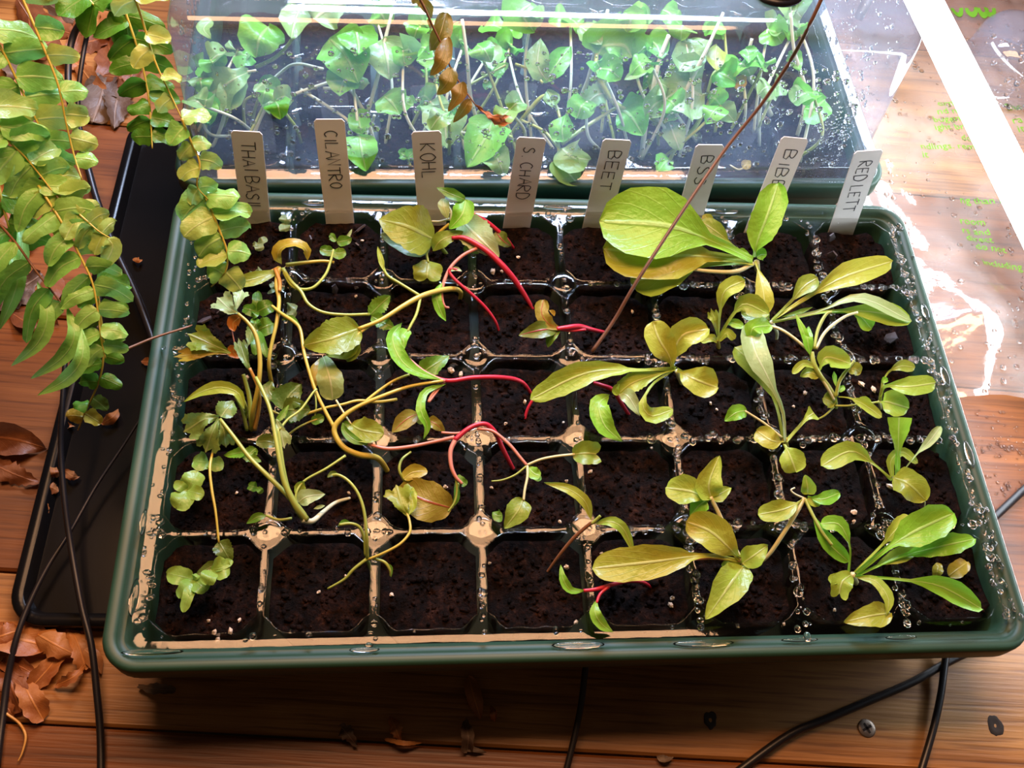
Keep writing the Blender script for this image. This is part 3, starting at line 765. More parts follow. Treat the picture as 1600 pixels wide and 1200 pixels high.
def leafmesh(mid, W, shape, cup=.25, roll=0., ser=0., wave=.07, nv=None, nu=6, seed=0, teeth=9, face=.55):
    r = random.Random(seed)
    nv = nv or (26 if ser else 14)
    tw = (1-np.cos(np.pi*np.linspace(0,1,nv+1)))/2; tw = .35*np.linspace(0,1,nv+1)+.65*tw
    cd = crom(mid, 161); Td = np.gradient(cd, axis=0); ii = np.round(tw*160).astype(int); c = cd[ii]; T = Td[ii]
    if shape == 'fan': nu = 16
    L = np.linalg.norm(np.diff(c,axis=0),axis=1).sum()
    V=[]; U=[]; ph = r.uniform(0,6)
    last = None
    for i in range(nv+1):
        t = tw[i]; tt = nrm(T[i])
        n0 = nrm(face*nrm(CAM_C-c[i]) + (1-face)*np.array([0,0,1.]))
        lat = np.cross(tt, n0)
        if np.linalg.norm(lat) < .25 and last is not None: lat = last - tt*np.dot(last,tt)
        lat = nrm(lat)
        if last is not None and np.dot(lat,last) < 0: lat = -lat
        last = lat
        nor = nrm(np.cross(lat, tt))
        a = math.radians(roll); lat2 = lat*math.cos(a)+nor*math.sin(a); nor2 = nor*math.cos(a)-lat*math.sin(a)
        w = W/2*prof(shape, t)*(1+.05*math.sin(ph*3+t*13)+.03*math.sin(ph+t*29))
        if ser: w *= 1 - ser*abs(((t*teeth)%1)-.5)*2*(1 if t<.96 else 0)
        for k in range(nu+1):
            u = -1+2*k/nu
            q = c[i] + lat2*u*w + nor2*(cup*w*(u*u-.2) + wave*W*abs(u)*math.sin(ph+t*9+u*2))
            if shape == 'fan':
                lob = .20*L*math.cos(u*1.45) + .08*L*math.cos(u*9.4) + .025*L*math.cos(u*25.1)
                q = q + tt*lob*t**2
            if shape == 'heart': q = q - tt*L*.16*max(0,1-abs(u)*2.2)*max(0,t-.6)/.4
            V.append(q); U.append(((u+1)/2, t))
    m = nu+1
    F = [[i*m+k, i*m+k+1, (i+1)*m+k+1, (i+1)*m+k] for i in range(nv) for k in range(nu)]
    return np.array(V), F, np.array(U)
_seed = [0]; WSC = [1.0]
def P3(pts, z):
    z = np.atleast_1d(z); zz = np.interp(np.linspace(0,1,len(pts)), np.linspace(0,1,len(z)), z)
    return [P(x,y,q) for (x,y),q in zip(pts,zz)]
def leaf(par, pts, z, w, shape, mat, name='leaf', **k):
    _seed[0] += 1
    m3 = P3(pts, z); W = WSC[0]*px(w, m3[len(m3)//2])
    V,F,U = leafmesh(m3, W, shape, seed=_seed[0], **k)
    return mobj(name, V, F, M[mat], par, uv=U)
def stem(par, pts, z, r, mat, name='stem'):
    m3 = P3(pts, z); rr = [.82*px(q, m3[0]) for q in np.atleast_1d(r)]
    V,F,U = tube(m3, rr if len(rr)>1 else rr[0], n=5*len(pts)+2, sides=7)
    return mobj(name, V, F, M[mat], par, uv=U)
def plant(name, label, base, stems=(), leaves=(), cat='seedling', group=None, bz=-1.0):
    b = P(*base, bz); t = thing(name, label, cat, b, group)
    for s in stems: stem(t, *s)
    if group == 'plants under the dome' and len(leaves) > 2:
        r = random.Random(int(base[0])); ex=[]
        for _ in range(5):
            bx = min(1275,max(300,base[0]+r.uniform(-90,90))); z1 = r.uniform(1.2,4.6); ty = r.uniform(25,190)-z1*4
            b0 = (bx, r.uniform(200,258)); tp = (min(1270,max(310,bx+r.uniform(-95,95))), max(12,ty))
            stem(t, [b0, ((b0[0]+tp[0])/2+r.uniform(-30,30), (b0[1]+tp[1])/2+r.uniform(-20,20)), tp], [-1, z1*.55, z1], [3.2,2.6], r.choice(('s_white','s_grn')))
            for _q in range(2):
                dx, dy = r.uniform(-34,34), r.uniform(-12,30)
                leaf(t, [tp,(tp[0]+dx*.5,tp[1]+dy*.5-6),(tp[0]+dx,tp[1]+dy)], [z1,z1+.3,z1-.2], r.uniform(26,42), r.choice(('ovate','round','ovate')), r.choice(('house','house','housepale')), cup=r.uniform(-.2,.6), roll=r.uniform(-30,30))
    for l in leaves:
        k = l[5] if len(l) > 5 else {}
        leaf(t, *l[:5], **k)
    return t
G_F = 'seedlings in the front tray'
G_B = 'small basil seedlings'
def basil(label, c, lv, mat='basil', z=.2, root=None):
    """round seed leaves round a short stem: lv = [(tip dx, tip dy, width)]"""
    root = root or (c[0]+2, c[1]+6)
    stems = [([root, c], [-1.0, z], 1.6, 's_grn')]
    leaves = [([c, (c[0]+dx*.5, c[1]+dy*.5), (c[0]+dx, c[1]+dy)], [z, z+.25, z+.1], w_, 'round', mat, dict(cup=.2)) for dx,dy,w_ in lv]
    plant('basil_seedling', label, root, stems, leaves, group=G_B)
SR = dict(ser=.22)

# ---- left column: basil
basil('tiny pale basil seedling between the first two labels', (444,350), [(3,-14,18),(2,12,19)], 'silver', -.3)
basil('tiny pale basil seedling at the foot of the first label', (403,380), [(14,-8,12),(4,12,15),(-8,2,9)], 'silver', -.4)
basil('tiny basil seedling beside the yellow stem knot', (450,485), [(10,-10,18),(12,9,15)], 'silver', -.2)
basil('small basil seedling with three dark leaves, second row left', (402,487), [(24,-12,26),(-22,-6,20),(0,-32,16),(-8,8,12)], 'green', .3)
basil('small basil seedling with broad leaf below the three leaved one', (403,515), [(24,-10,30),(-6,-18,16),(-4,40,18),(14,44,12)], 'green', .2)
basil('tiny basil seedling under the arching yellow leaf', (432,452), [(10,-6,14),(-8,-10,12),(-14,6,6)], 'silver', -.3)
basil('tiny basil seedling with round leaves left of the yellow knot', (398,428), [(14,-4,18),(-10,2,14)], 'silver', -.2)
basil('round leaved basil seedling at the left, second row from front', (292,766), [(-16,30,36),(17,-30,34),(27,8,24),(-20,-12,17)], 'basil', .5)
basil('basil seedling with two round leaves behind the cilantro fan', (326,722), [(-24,-2,30),(24,6,24)], 'basil', .1)
basil('round leaved basil seedling in the front left corner cell', (302,905), [(-42,-10,30),(22,18,28),(-22,30,26),(-16,52,18),(6,-8,12)], 'basil', .2)
basil('round leaved basil seedling overlapping the toothed leaf, front left cell', (330,890), [(30,-4,36),(-8,24,26),(34,-14,16)], 'basil', .7)
basil('tiny green sprout beside the second row stems at left', (402,762), [(-14,-4,16),(8,8,10)], 'green', -.3)
basil('tiny green sprout in the fourth column soil', (835,742), [(10,2,18),(-6,4,8)], 'green', -.3)

# ---- cilantro
plant('cilantro_seedling', 'tangled cilantro seedling with an amber knot and looping stems', (440,418),
 [([(425,602),(420,570),(424,540),(432,505),(436,470),(432,445),(436,418)],[-.9,.2,.6,.9,1.0,1.1,1.2],[4,3.4,4,5],'s_yel'),
  ([(442,420),(455,440),(470,455),(482,475),(505,488),(540,492),(578,491)],[1.2,1.3,1.2,1.1,1.2],[4,3,3],'s_grn'),
  ([(444,426),(455,445),(470,452),(490,449),(508,430),(516,410),(521,390)],[1.2,1.2,1.3,1.4,1.5],[3.4,3,2.4],'s_grn'),
  ([(447,414),(480,410),(505,408),(522,410)],[1.2,1.4,1.2],[4,3.4,3],'s_yel'),
  ([(400,432),(420,426),(436,419)],[.8,1.2],[3,4.5],'s_org'),
  ([(430,420),(437,440),(437,455)],[1.3,1.2],[4,3.5],'s_org')],
 [([(440,413),(433,400),(440,386),(460,380),(478,388),(480,406)],[1.3,1.8,2.2,2.4,2.0,1.5],26,'lance','amber',dict(roll=35)),
  ([(578,492),(595,475),(610,462)],[1.2,1.5,1.7],30,'ovate','green',SR),
  ([(580,494),(600,505),(616,512)],[1.2,1.3,1.2],26,'ovate','green',SR),
  ([(521,392),(510,392),(500,388)],[1.5,1.6],18,'round','green'),([(521,393),(530,396),(540,392)],[1.5,1.6],20,'round','green'),
  ([(524,378),(518,370),(514,368)],[1.6,1.7],12,'round','green'),([(526,378),(540,376),(550,372)],[1.6,1.8],18,'ovate','green'),([(540,374),(546,366),(550,358)],[1.7,1.9],5,'lance','pale')],group=G_F)
plant('cilantro_seedling', 'tall cilantro seedling with thick yellow stems and feathery leaves at left', (396,675),
 [([(392,672),(396,640),(404,600),(406,560),(400,525),(388,505),(372,490)],[-.8,.4,1.3,1.8,2.1,2.2,2.3],[5,4.5,4.5,4,3],'s_yel'),
  ([(393,668),(390,625),(384,598),(380,585)],[-.6,.6,1.0],[5,3.5],'s_grn'),
  ([(398,672),(404,640),(404,608),(390,575)],[-.6,.7,1.5],[4,4,3],'s_org'),
  ([(386,672),(378,640),(368,620)],[-.5,.5,.9],[3.5,2.5],'s_grn'),
  ([(384,655),(384,635),(372,615),(345,607)],[-.4,.8,1.3,1.4],[3.2,3],'s_grn')],
 [([(382,640),(372,614),(345,605),(315,612),(287,628)],[.9,1.4,1.5,1.3,1.0],20,'lance','lettuce'),
  ([(372,490),(358,482),(345,470)],[2.3,2.3,2.1],40,'fan','pale',dict(ser=.1)),([(368,485),(372,470),(376,458)],[2.3,2.4,2.3],26,'fan','pale',dict(ser=.1)),
  ([(360,552),(335,540),(308,528)],[1.0,1.2,1.3],44,'fan','olive',dict(ser=.1)),([(355,552),(325,550),(290,555)],[1.0,1.1,1.0],24,'fan','amber',dict(ser=.1)),
  ([(392,582),(384,565),(376,540)],[1.3,1.6,1.7],22,'fan','cilantro',dict(ser=.15)),
  ([(388,540),(394,515),(400,505)],[1.0,1.2],20,'lance','cilantro',SR)],group=G_F)
plant('cilantro_leaf_cluster', 'grey green cilantro seedling with scalloped fan leaves at left', (345,655),
 [([(475,806),(455,780),(420,745),(390,715),(365,682),(344,655)],[.6,1.0,1.3,1.4,1.5,1.5],[7,5,4.5,4,3.4],'s_grn')],
 [([(342,652),(320,655),(298,668)],[1.5,1.7,1.4],46,'fan','cilantro',dict(ser=.12)),
  ([(342,654),(332,675),(325,695)],[1.5,1.5,1.1],40,'fan','cilantro',dict(ser=.12)),
  ([(345,656),(350,675),(352,690)],[1.5,1.4,1.0],34,'fan','cilantro',dict(ser=.12)),
  ([(345,652),(355,638),(366,628)],[1.5,1.5,1.3],34,'ovate','cilantro',dict(ser=.12)),
  ([(385,705),(370,708),(350,712)],[1.0,.9,.6],18,'ovate','lettuce_bright',dict(ser=.15))],group=G_F)
plant('cilantro_seedling', 'cilantro seedling with a thick white base and several stems, second row from front', (478,812),
 [([(548,778),(525,785),(505,800),(488,814),(472,812)],[-1,-.4,.2,.6],[3,4,5,6],'s_white'),
  ([(478,812),(462,790),(445,755),(437,720),(430,680),(422,640),(410,610),(400,590)],[.5,1.2,1.7,2.0,2.2,2.2,2.0],[8,5,4,3.6],'s_grn'),
  ([(470,805),(452,770),(443,735),(438,700),(434,670)],[.7,1.2,1.6,1.9],[5,3.6],'s_grn'),
  ([(436,672),(450,655),(470,640),(488,615),(495,608)],[1.9,1.7,1.6],[2.6,2.2],'s_grn'),
  ([(456,810),(435,812),(415,805)],[.3,.5],[3,2.5],'s_grn'),
  ([(468,800),(462,775),(475,752),(510,732),(540,712)],[.4,.7,.8,.9,.9],[2.4,2.4,2.8],'s_grn')],
 [([(432,655),(438,672),(442,690)],[2.0,1.9,1.7],30,'fan','pale',dict(ser=.1)),
  ([(416,806),(402,808),(385,818)],[.5,.6,.4],14,'lance','green'),
  ([(466,785),(480,776),(508,772)],[.5,.7,.5],26,'ovate','pale'),([(490,795),(500,792),(508,790)],[.3,.4],6,'lance','pale'),
  ([(466,775),(470,760),(475,752)],[.6,.9],18,'ovate','olive'),
  ([(440,640),(450,620),(470,600)],[1.2,1.4,1.4],50,'ovate','dark',dict(ser=.15)),([(442,640),(462,640),(485,640)],[1.2,1.3,1.1],44,'ovate','dark',dict(ser=.15)),
  ([(430,625),(420,610),(425,595)],[1.1,1.2],26,'ovate','dark'),
  ([(400,690),(420,690),(440,698)],[.8,.9,.7],26,'ovate','dark',SR),([(400,700),(390,712),(408,722)],[.8,.8],24,'ovate','green',SR),
  ([(430,660),(440,650),(452,632)],[1.4,1.5],12,'lance','green',SR)],group=G_F)
plant('cilantro_seedling', 'slim yellow stem with a bent white base curving below the middle left node', (598,735),
 [([(608,740),(590,716),(560,710),(535,697),(522,672),(535,652),(560,635),(600,618),(640,604),(692,595)],[-1,.2,.6,.8,1.0,1.2,1.3,1.4,1.3,1.2],[5,6,5.5,5,4,3.6,3],'s_yel'),
  ([(522,668),(508,642),(492,608),(480,570),(474,545),(470,518),(462,505),(440,490),(425,478)],[1.0,1.2,1.4,1.6,1.6,1.5,1.4,1.2,1.0],[4,3.4,3.2,3.4,4,3],'s_yel'),
  ([(620,624),(590,628),(560,626),(535,632),(510,637),(475,648)],[.2,.5,.7,.8,.8,.7],[3,3,2.6,3],'s_yel'),
  ([(640,585),(615,595),(590,612),(570,628)],[1.3,1.2,1.2],[2.6,3],'s_yel'),
  ([(420,640),(440,648),(460,646),(480,642)],[.6,.7],[2.4,2],'s_yel'),
  ([(432,695),(460,672),(482,660),(496,655)],[.4,.5,.5],[2.2,2],'s_yel'),
  ([(492,608),(494,635),(492,650)],[.9,.6],1.6,'s_grn'),([(525,625),(540,650),(552,668)],[1.0,.9,.8],2,'s_pale')],
 [([(548,662),(565,672),(600,678)],[.9,1.1,1.2],42,'round','olive'),
  ([(550,668),(540,662),(536,660)],[.9,1.0],10,'lance','green'),
  ([(440,500),(455,497),(470,512)],[1.1,1.4],9,'lance','green'),
  ([(486,660),(497,655),(506,650)],[.5,.6],16,'round','green'),
  ([(475,648),(462,652),(450,660)],[.7,.7],14,'round','green',SR)],group=G_F)
plant('cilantro_seedling', 'slender cilantro seedling with bent stems on the front web node', (575,875),
 [([(585,905),(578,885),(573,872)],[-1,-.2,.3],[3,3.6],'s_grn'),
  ([(574,872),(573,840),(569,800),(560,772),(545,752),(528,742),(514,744)],[.3,1.1,1.5,1.7,1.8,1.8,1.7],[3.4,3,3],'s_grn'),
  ([(571,868),(569,842),(562,824),(548,818),(530,820)],[.3,.9,1.2,1.2],[3,3],'s_grn'),
  ([(572,874),(552,890),(538,905),(512,920)],[.3,.2,.0,-.3],[3.4,3,2],'s_grn'),
  ([(580,872),(600,878),(609,890),(610,900)],[.3,.3,.0],[2.6,3,1.6],'s_grn'),
  ([(576,874),(600,864),(625,850),(640,832),(640,815),(636,802)],[.3,.6,.8,.8,.7,.5],[2.8,2.6],'s_yel')],
 [([(530,744),(520,740),(511,746)],[1.8,1.8],9,'lance','dark'),([(548,818),(538,816),(528,822)],[1.2,1.2],9,'lance','green'),
  ([(604,880),(610,888),(611,902)],[.2,0],7,'lance','green'),
  ([(637,806),(628,788),(622,768)],[.5,.7,.7],44,'fan','olive',dict(ser=.1)),([(637,806),(645,790),(640,770)],[.5,.6],22,'fan','lettuce')],group=G_F)
plant('cilantro_seedling', 'single thin cilantro stem bowing down to a toothed leaf, front left', (342,850),
 [([(334,700),(328,730),(331,765),(337,800),(342,848)],[.6,1.0,1.0,.9,.6],[2.4,2.8,2],'s_yel')],
 [([(342,846),(350,860),(362,880)],[.6,.6,.3],32,'ovate','dark',dict(ser=.15)),([(345,880),(325,888),(305,900)],[.2,.2],18,'ovate','dark')],group=G_F)
plant('bent_basil_leaf', 'long yellow green leaf crossing the left end of the back web', (440,424),
 [], [([(443,420),(410,432),(375,440),(340,436)],[1.0,1.4,1.5,1.2],22,'lance','olive')],group=G_F)
plant('withered_leaf', 'shrivelled orange leaf hanging on the yellow cilantro stem', (372,540),
 [([(362,515),(366,535),(367,545)],[1.6,1.0],1.2,'s_pink')],
 [([(376,495),(364,505),(366,518)],[2.1,1.9,1.7],20,'ovate','orangepetal'),([(368,540),(364,550),(374,560)],[1.0,.8,.6],18,'ovate','orangepetal')],group=G_F)

# ---- kohlrabi
plant('kohlrabi_seedling', 'kohlrabi seedling with one broad olive leaf in the back row', (690,385),
 [([(700,400),(688,385),(680,372)],[-1,-.2,.6],[4,4],'s_grn'),
  ([(678,372),(690,360),(702,350)],[.8,1.2],[3.4,3],'s_yel'),([(675,346),(688,346),(702,342)],[.9,1.2],[2.4,2.6],'s_white'),
  ([(672,378),(667,395),(669,410)],[.6,.5,.4],[2.6,2.4],'s_grn'),
  ([(703,345),(705,332),(698,318)],[1.3,1.8],[2.4,2],'s_white')],
 [([(678,374),(640,355),(592,342)],[.9,2.0,1.8],78,'ovate','olive',dict(ser=.05,wave=.03,cup=.15)),
  ([(672,382),(640,380),(594,366)],[.5,.9,.8],44,'ovate','silver'),
  ([(670,408),(668,424),(667,440)],[.4,.5,.3],46,'heart','olive'),
  ([(728,312),(722,335),(702,358)],[2.0,1.9,1.4],34,'ovate','lettuce_bright'),
  ([(727,312),(705,303),(682,293)],[2.0,2.3,2.4],18,'ovate','green'),
  ([(692,310),(694,325),(700,342)],[1.9,1.8,1.5],18,'ovate','pale'),
  ([(676,392),(690,375),(724,362)],[.6,1.1,1.2],26,'lance','olive'),
  ([(722,345),(745,368),(780,402)],[.9,1.2,.9],56,'ovate','pale',dict(ser=.1)),
  ([(724,392),(735,390),(748,396)],[.4,.4],16,'ovate','green')],group=G_F)
plant('kohlrabi_seedling', 'lanky kohlrabi seedling with a pale curved stem, second row', (719,462),
 [([(718,472),(720,458),(712,452),(692,453),(660,462),(630,478),(595,500),(560,514)],[-1,-.1,.4,.8,1.3,1.5,1.6,1.6],[3.5,4.5,5,5,4,3.5],'s_yel'),
  ([(656,462),(625,443),(605,430),(598,415)],[1.3,1.5,1.7],[3,2.6],'s_grn'),
  ([(657,465),(651,490),(642,508),(637,518)],[1.3,1.3,1.2],[3,2.6],'s_grn'),
  ([(580,506),(560,522),(545,535)],[1.5,1.5],[3.4,2.6],'s_yel')],
 [([(600,424),(595,405),(590,385)],[1.7,1.9,2.1],9,'lance','lettuce'),
  ([(562,513),(520,528),(474,540)],[1.6,2.0,1.7],62,'ovate','olive',dict(ser=.08)),
  ([(556,525),(540,545),(510,555)],[1.4,1.2,.9],34,'ovate','olive',dict(wave=.1)),([(548,535),(548,550),(542,565)],[1.3,1.1,.8],30,'ovate','olive'),
  ([(638,515),(630,525),(632,545)],[1.2,1.4,1.3],20,'ovate','lettuce_bright'),
  ([(505,558),(515,590),(520,625)],[.9,1.2,.6],40,'strap','pale',dict(cup=-.2)),([(500,560),(494,580),(490,610)],[.8,.9,.7],18,'lance','amber')],group=G_F)

# ---- chard and beet
plant('chard_seedling', 'chard seedling with a long scarlet stem in the back row', (830,482),
 [([(834,486),(822,465),(800,432),(772,402),(750,385),(725,372),(706,372)],[-1,-.4,.5,1.0,1.2,1.3,1.2],[3,5,6,5.5,5,3.5],'s_red'),
  ([(745,388),(722,400),(704,418),(694,440),(690,460),(694,478),(701,481)],[1.1,1.0,.9,.7,.4,.2],[3.6,3.2,2.6],'s_pink')],
 [([(692,440),(682,462),(688,485),(697,502)],[.8,.8,.5,.2],16,'lance','lettuce_bright')],group=G_F)
plant('chard_seedling', 'thin scarlet chard stem beside the back row chard label', (800,388),
 [([(804,390),(790,372),(765,350),(745,338),(728,332)],[-1,-.1,.5,.9,1.1],[3,4,4.2,3],'s_red')],
 [([(775,362),(785,375),(798,385)],[.2,.1,-.3],22,'ovate','beet')],group=G_F)
plant('chard_seedling', 'thin red chard stem bending down in the second row', (779,516),
 [([(780,520),(774,502),(758,480),(735,458),(712,438),(702,424),(708,420),(720,424)],[-1,-.3,.3,.8,1.0,1.1,1.1],[2.4,3.2,3,2.6],'s_red')],
 [([(704,424),(712,420),(722,424)],[1.1,1.2],7,'lance','pale')],group=G_F)
plant('chard_seedling', 'chard seedling with curved green leaf and scarlet stem, middle row', (828,612),
 [([(832,618),(815,597),(785,590),(740,590),(700,595),(670,585),(640,565)],[-1,-.1,.5,.9,1.0,1.1,1.2],[3,4.5,4.5,4,3.4],'s_red'),
  ([(695,596),(665,582),(640,562)],[1.1,1.3],[3.4,3],'s_pink'),([(820,655),(824,640),(832,625)],[-.8,-.3],[3,3],'s_red'),
  ([(698,594),(678,612),(670,628),(690,602)],[1.0,.9],[2.6,2.4],'s_pink')],
 [([(628,505),(614,525),(622,555),(645,578),(690,594)],[1.9,2.1,2.0,1.7,1.2],26,'lance','lettuce_bright',dict(roll=15)),
  ([(652,588),(675,572),(702,556)],[1.0,1.3,1.2],34,'ovate','green',dict(ser=.12)),
  ([(697,600),(665,612),(657,640),(668,665),(662,686)],[1.0,1.2,1.3,1.0,.7],15,'lance','lettuce_bright'),
  ([(657,645),(635,655),(612,676)],[.8,1.0,.8],28,'lance','beetold'),([(650,656),(660,655),(668,652)],[.6,.7],16,'ovate','olive'),
  ([(668,656),(680,662),(695,674)],[.5,.5,.2],20,'ovate','beetold')],group=G_F)
plant('chard_seedling', 'chard seedling with a bright red arch over the middle web node', (806,740),
 [([(808,744),(796,722),(785,700),(775,678),(762,664),(748,663),(730,671),(710,688)],[-1,-.2,.5,1.0,1.3,1.4,1.4,1.3],[3.5,4.6,4.8,4.6,4.6,5],'s_red'),
  ([(712,686),(704,705),(705,728),(712,745),(722,756)],[1.3,1.2,1.0,.8],[5,4,3],'s_pink'),
  ([(710,683),(680,690),(640,698),(605,701),(575,694)],[1.3,1.1,1.0,1.0],[4,3.4,4,3],'s_pink'),
  ([(690,676),(715,677),(735,672)],[.8,1.1],[2.5,2.8],'s_pink'),
  ([(745,670),(770,674),(795,694),(812,714),(823,727)],[1.3,1.2,1.0,.9],[3,3.4,3],'s_pink'),
  ([(823,727),(845,718),(870,713),(898,710)],[.9,1.2,1.4],[2.6,2.8],'s_pale'),([(824,728),(824,745),(820,765),(818,782)],[.9,1.0,.9],[2.8,2.4],'s_pale'),
  ([(823,728),(805,742),(785,750),(768,752)],[.9,.6],[2.2,1.6],'s_grn'),
  ([(712,745),(714,765),(710,785),(700,800)],[.9,.5,.2],[2.2,2],'s_grn')],
 [([(716,742),(722,752),(729,758)],[.8,.7],13,'strap','green'),
  ([(576,695),(555,688),(540,675),(535,660)],[1.0,1.1,1.2,1.3],14,'lance','green'),
  ([(895,710),(915,708),(938,710)],[1.4,1.6,1.5],38,'heart','olive',dict(cup=.4)),
  ([(818,780),(808,800),(788,826)],[.9,1.0,.7],38,'ovate','olive'),([(785,805),(778,806),(770,800)],[.7,.6],20,'ovate','green'),
  ([(825,730),(835,740),(845,743)],[.9,1.0],20,'round','lettuce_bright')],group=G_F)
plant('fallen_leaf', 'large fallen chard leaf with a red midrib lying on the soil, fourth row', (665,785),
 [([(716,755),(714,775),(706,795)],[.3,-.1,-.3],[2.4,2.4],'s_grn')],
 [([(706,794),(665,782),(622,762)],[-.3,.1,-.2],64,'round','beetold',dict(cup=.12)),
  ([(712,750),(714,775),(708,792)],[.3,.2,-.1],10,'lance','green')],group=G_F,cat='leaf')
plant('withered_cotyledon', 'pale yellow seed leaf with spots beside the fallen chard leaf', (650,745),
 [([(642,706),(628,718),(624,735),(632,752)],[.2,.3,.2,-.1],[2,2.8,2.4],'s_grn')],
 [([(630,748),(645,738),(668,736)],[.1,.2,.1],24,'round','amber'),([(632,752),(645,753),(662,752)],[-.1,0],18,'round','amber')],group=G_F,cat='leaf')
plant('beet_seedling', 'small beet seedling lying over the second row web with red stem', (944,518),
 [([(948,520),(925,515),(905,510),(885,512),(870,514)],[-1,-.2,.4,.6,.6],[3,4.4,5,4],'s_red'),([(875,515),(895,517),(915,515)],[.5,.3],[2.5,2.5],'s_red')],
 [([(872,513),(856,505),(846,488),(850,468)],[.6,.9,1.1,1.2],22,'strap','beetold'),
  ([(870,513),(842,516),(810,524)],[.6,.9,.6],28,'ovate','beet'),([(876,515),(862,525),(856,543)],[.5,.5,.2],16,'lance','green'),
  ([(858,485),(864,488),(866,494)],[.8,.6],7,'lance','amber')],group=G_F)
plant('beet_seedling', 'beet seedling with two drooping leaves on a dark red stem, middle row', (982,648),
 [([(985,652),(972,632),(958,610),(940,602),(928,598)],[-1,-.2,.5,.7,.6],[3,4.4,4.2,3],'s_red')],
 [([(952,618),(936,632),(945,665),(972,690)],[.7,1.1,1.0,.5],34,'lance','lettuce_bright'),
  ([(968,614),(982,620),(1000,650)],[.6,.9,.6],24,'lance','pale'),([(965,618),(962,608),(968,600)],[.6,.9],12,'ovate','lettuce')],group=G_F)
plant('beet_seedling', 'little beet seedling with red stem below the long lettuce leaf, front row', (1016,914),
 [([(1020,920),(1005,910),(980,908),(955,914),(930,921),(912,923)],[-1,-.2,.3,.5,.6],[2.6,3.8,4,3.4],'s_red'),([(952,916),(938,928),(932,942)],[.5,.6],[3.4,2.6],'s_red')],
 [([(914,923),(892,922),(880,905),(876,882)],[.6,.8,1.0,1.0],14,'lance','lettuce_bright'),
  ([(932,938),(930,958),(940,975),(958,988)],[.6,.8,.6,.3],20,'lance','lettuce_bright')],group=G_F)
plant('chard_seedling', 'slender seedling with two strap leaves and a brown stem, front row', (856,895),
 [([(852,898),(872,870),(895,842),(915,824),(926,816)],[-1,-.2,.5,.9,1.1],[2.4,3.4,3.6,3.6],'s_brn'),([(925,818),(932,812),(938,806)],[1.1,1.4],[3.4,3],'s_grn')],
 [([(924,814),(915,785),(890,765),(850,754)],[1.1,1.6,1.8,1.8],18,'lance','lettuce'),
  ([(930,818),(955,815),(975,828),(992,868)],[1.1,1.4,1.3,.7],18,'lance','lettuce')],group=G_F)

# ---- lettuces
plant('lettuce_seedling', 'large lettuce seedling with two broad leaves sprawling left, back row', (1182,412),
 [([(1184,424),(1182,410)],[-1,.6],[5,6],'s_pale'),([(1176,412),(1150,424),(1110,424),(1060,418)],[.7,.9,1.0],[4.5,4,3],'s_pale')],
 [([(1176,406),(1120,380),(1040,352),(936,345)],[.9,1.9,2.4,1.9],118,'spat','lettuce_bright',dict(cup=.18,wave=.03)),
  ([(1176,410),(1120,402),(1040,398),(942,388)],[.8,1.2,1.5,1.0],96,'spat','lettuce_gold',dict(cup=.2,wave=.05)),
  ([(1172,412),(1100,412),(1040,425),(985,440)],[.7,.8,.8,.3],70,'spat','lettuce',dict(wave=.06)),
  ([(1178,402),(1184,375),(1200,335),(1216,286)],[.9,1.6,2.4,3.0],52,'spat2','lettuce_bright',dict(ser=.06)),
  ([(1182,402),(1190,398),(1198,398)],[.8,1.0],20,'round','lettuce_bright'),
  ([(1180,408),(1190,440),(1194,465),(1196,492)],[.8,1.0,.9,.5],28,'spat2','lettuce_gold'),
  ([(1160,398),(1130,370),(1095,345)],[.8,1.4,1.5],30,'spat','olive'),([(1100,335),(1106,345),(1108,358)],[1.2,1.1],18,'round','olive'),
  ([(1172,400),(1160,395),(1150,392)],[.8,.9],14,'lance','lettuce_bright')],group=G_F)
plant('lettuce_seedling', 'golden lettuce seedling with a long wavy leaf reaching left, middle row', (1060,590),
 [([(1066,602),(1058,580)],[-1,.6],[4,5],'s_pale')],
 [([(1052,578),(1045,555),(1030,530),(1020,502)],[.7,1.3,1.8,2.0],46,'spat2','lettuce_gold'),
  ([(1050,574),(1054,545),(1070,522),(1108,514)],[.7,1.4,2.0,2.1],44,'spat2','lettuce_gold',dict(cup=.4)),
  ([(1058,578),(1085,592),(1122,606)],[.7,1.1,.9],48,'spat2','lettuce_gold'),
  ([(1056,576),(1010,578),(920,582),(828,624)],[.7,1.2,1.5,.9],42,'spat','lettuce',dict(ser=.15,wave=.08)),
  ([(1054,578),(1010,590),(985,600),(965,616)],[.7,1.0,1.0,.6],34,'spat2','lettuce',dict(ser=.12)),
  ([(1050,580),(1020,600),(1004,630),(1018,650),(1052,640)],[.7,1.0,1.0,.7,.5],26,'spat','lettuce')],group=G_F)
plant('lettuce_seedling', 'small upright lettuce seedling left of the sprawling rosette, second row', (1122,540),
 [([(1123,545),(1121,530)],[-1,-.2],[4,4],'s_yel')],
 [([(1122,532),(1125,490),(1132,455),(1164,438)],[-.2,1.0,1.9,2.2],28,'spat','lettuce'),
  ([(1124,525),(1145,492),(1165,475),(1202,492)],[-.1,.9,1.4,1.3],34,'spat','olive'),
  ([(1120,534),(1112,528),(1095,534)],[-.2,.1,-.1],12,'strap','lettuce'),([(1124,532),(1136,520),(1148,530)],[-.2,.2,.0],14,'strap','lettuce'),
  ([(1121,525),(1118,505),(1114,492)],[0,.6,.8],18,'fan','olive'),([(1126,520),(1140,505),(1162,510)],[0,.5,.5],16,'spat','lettuce_bright')],group=G_F)
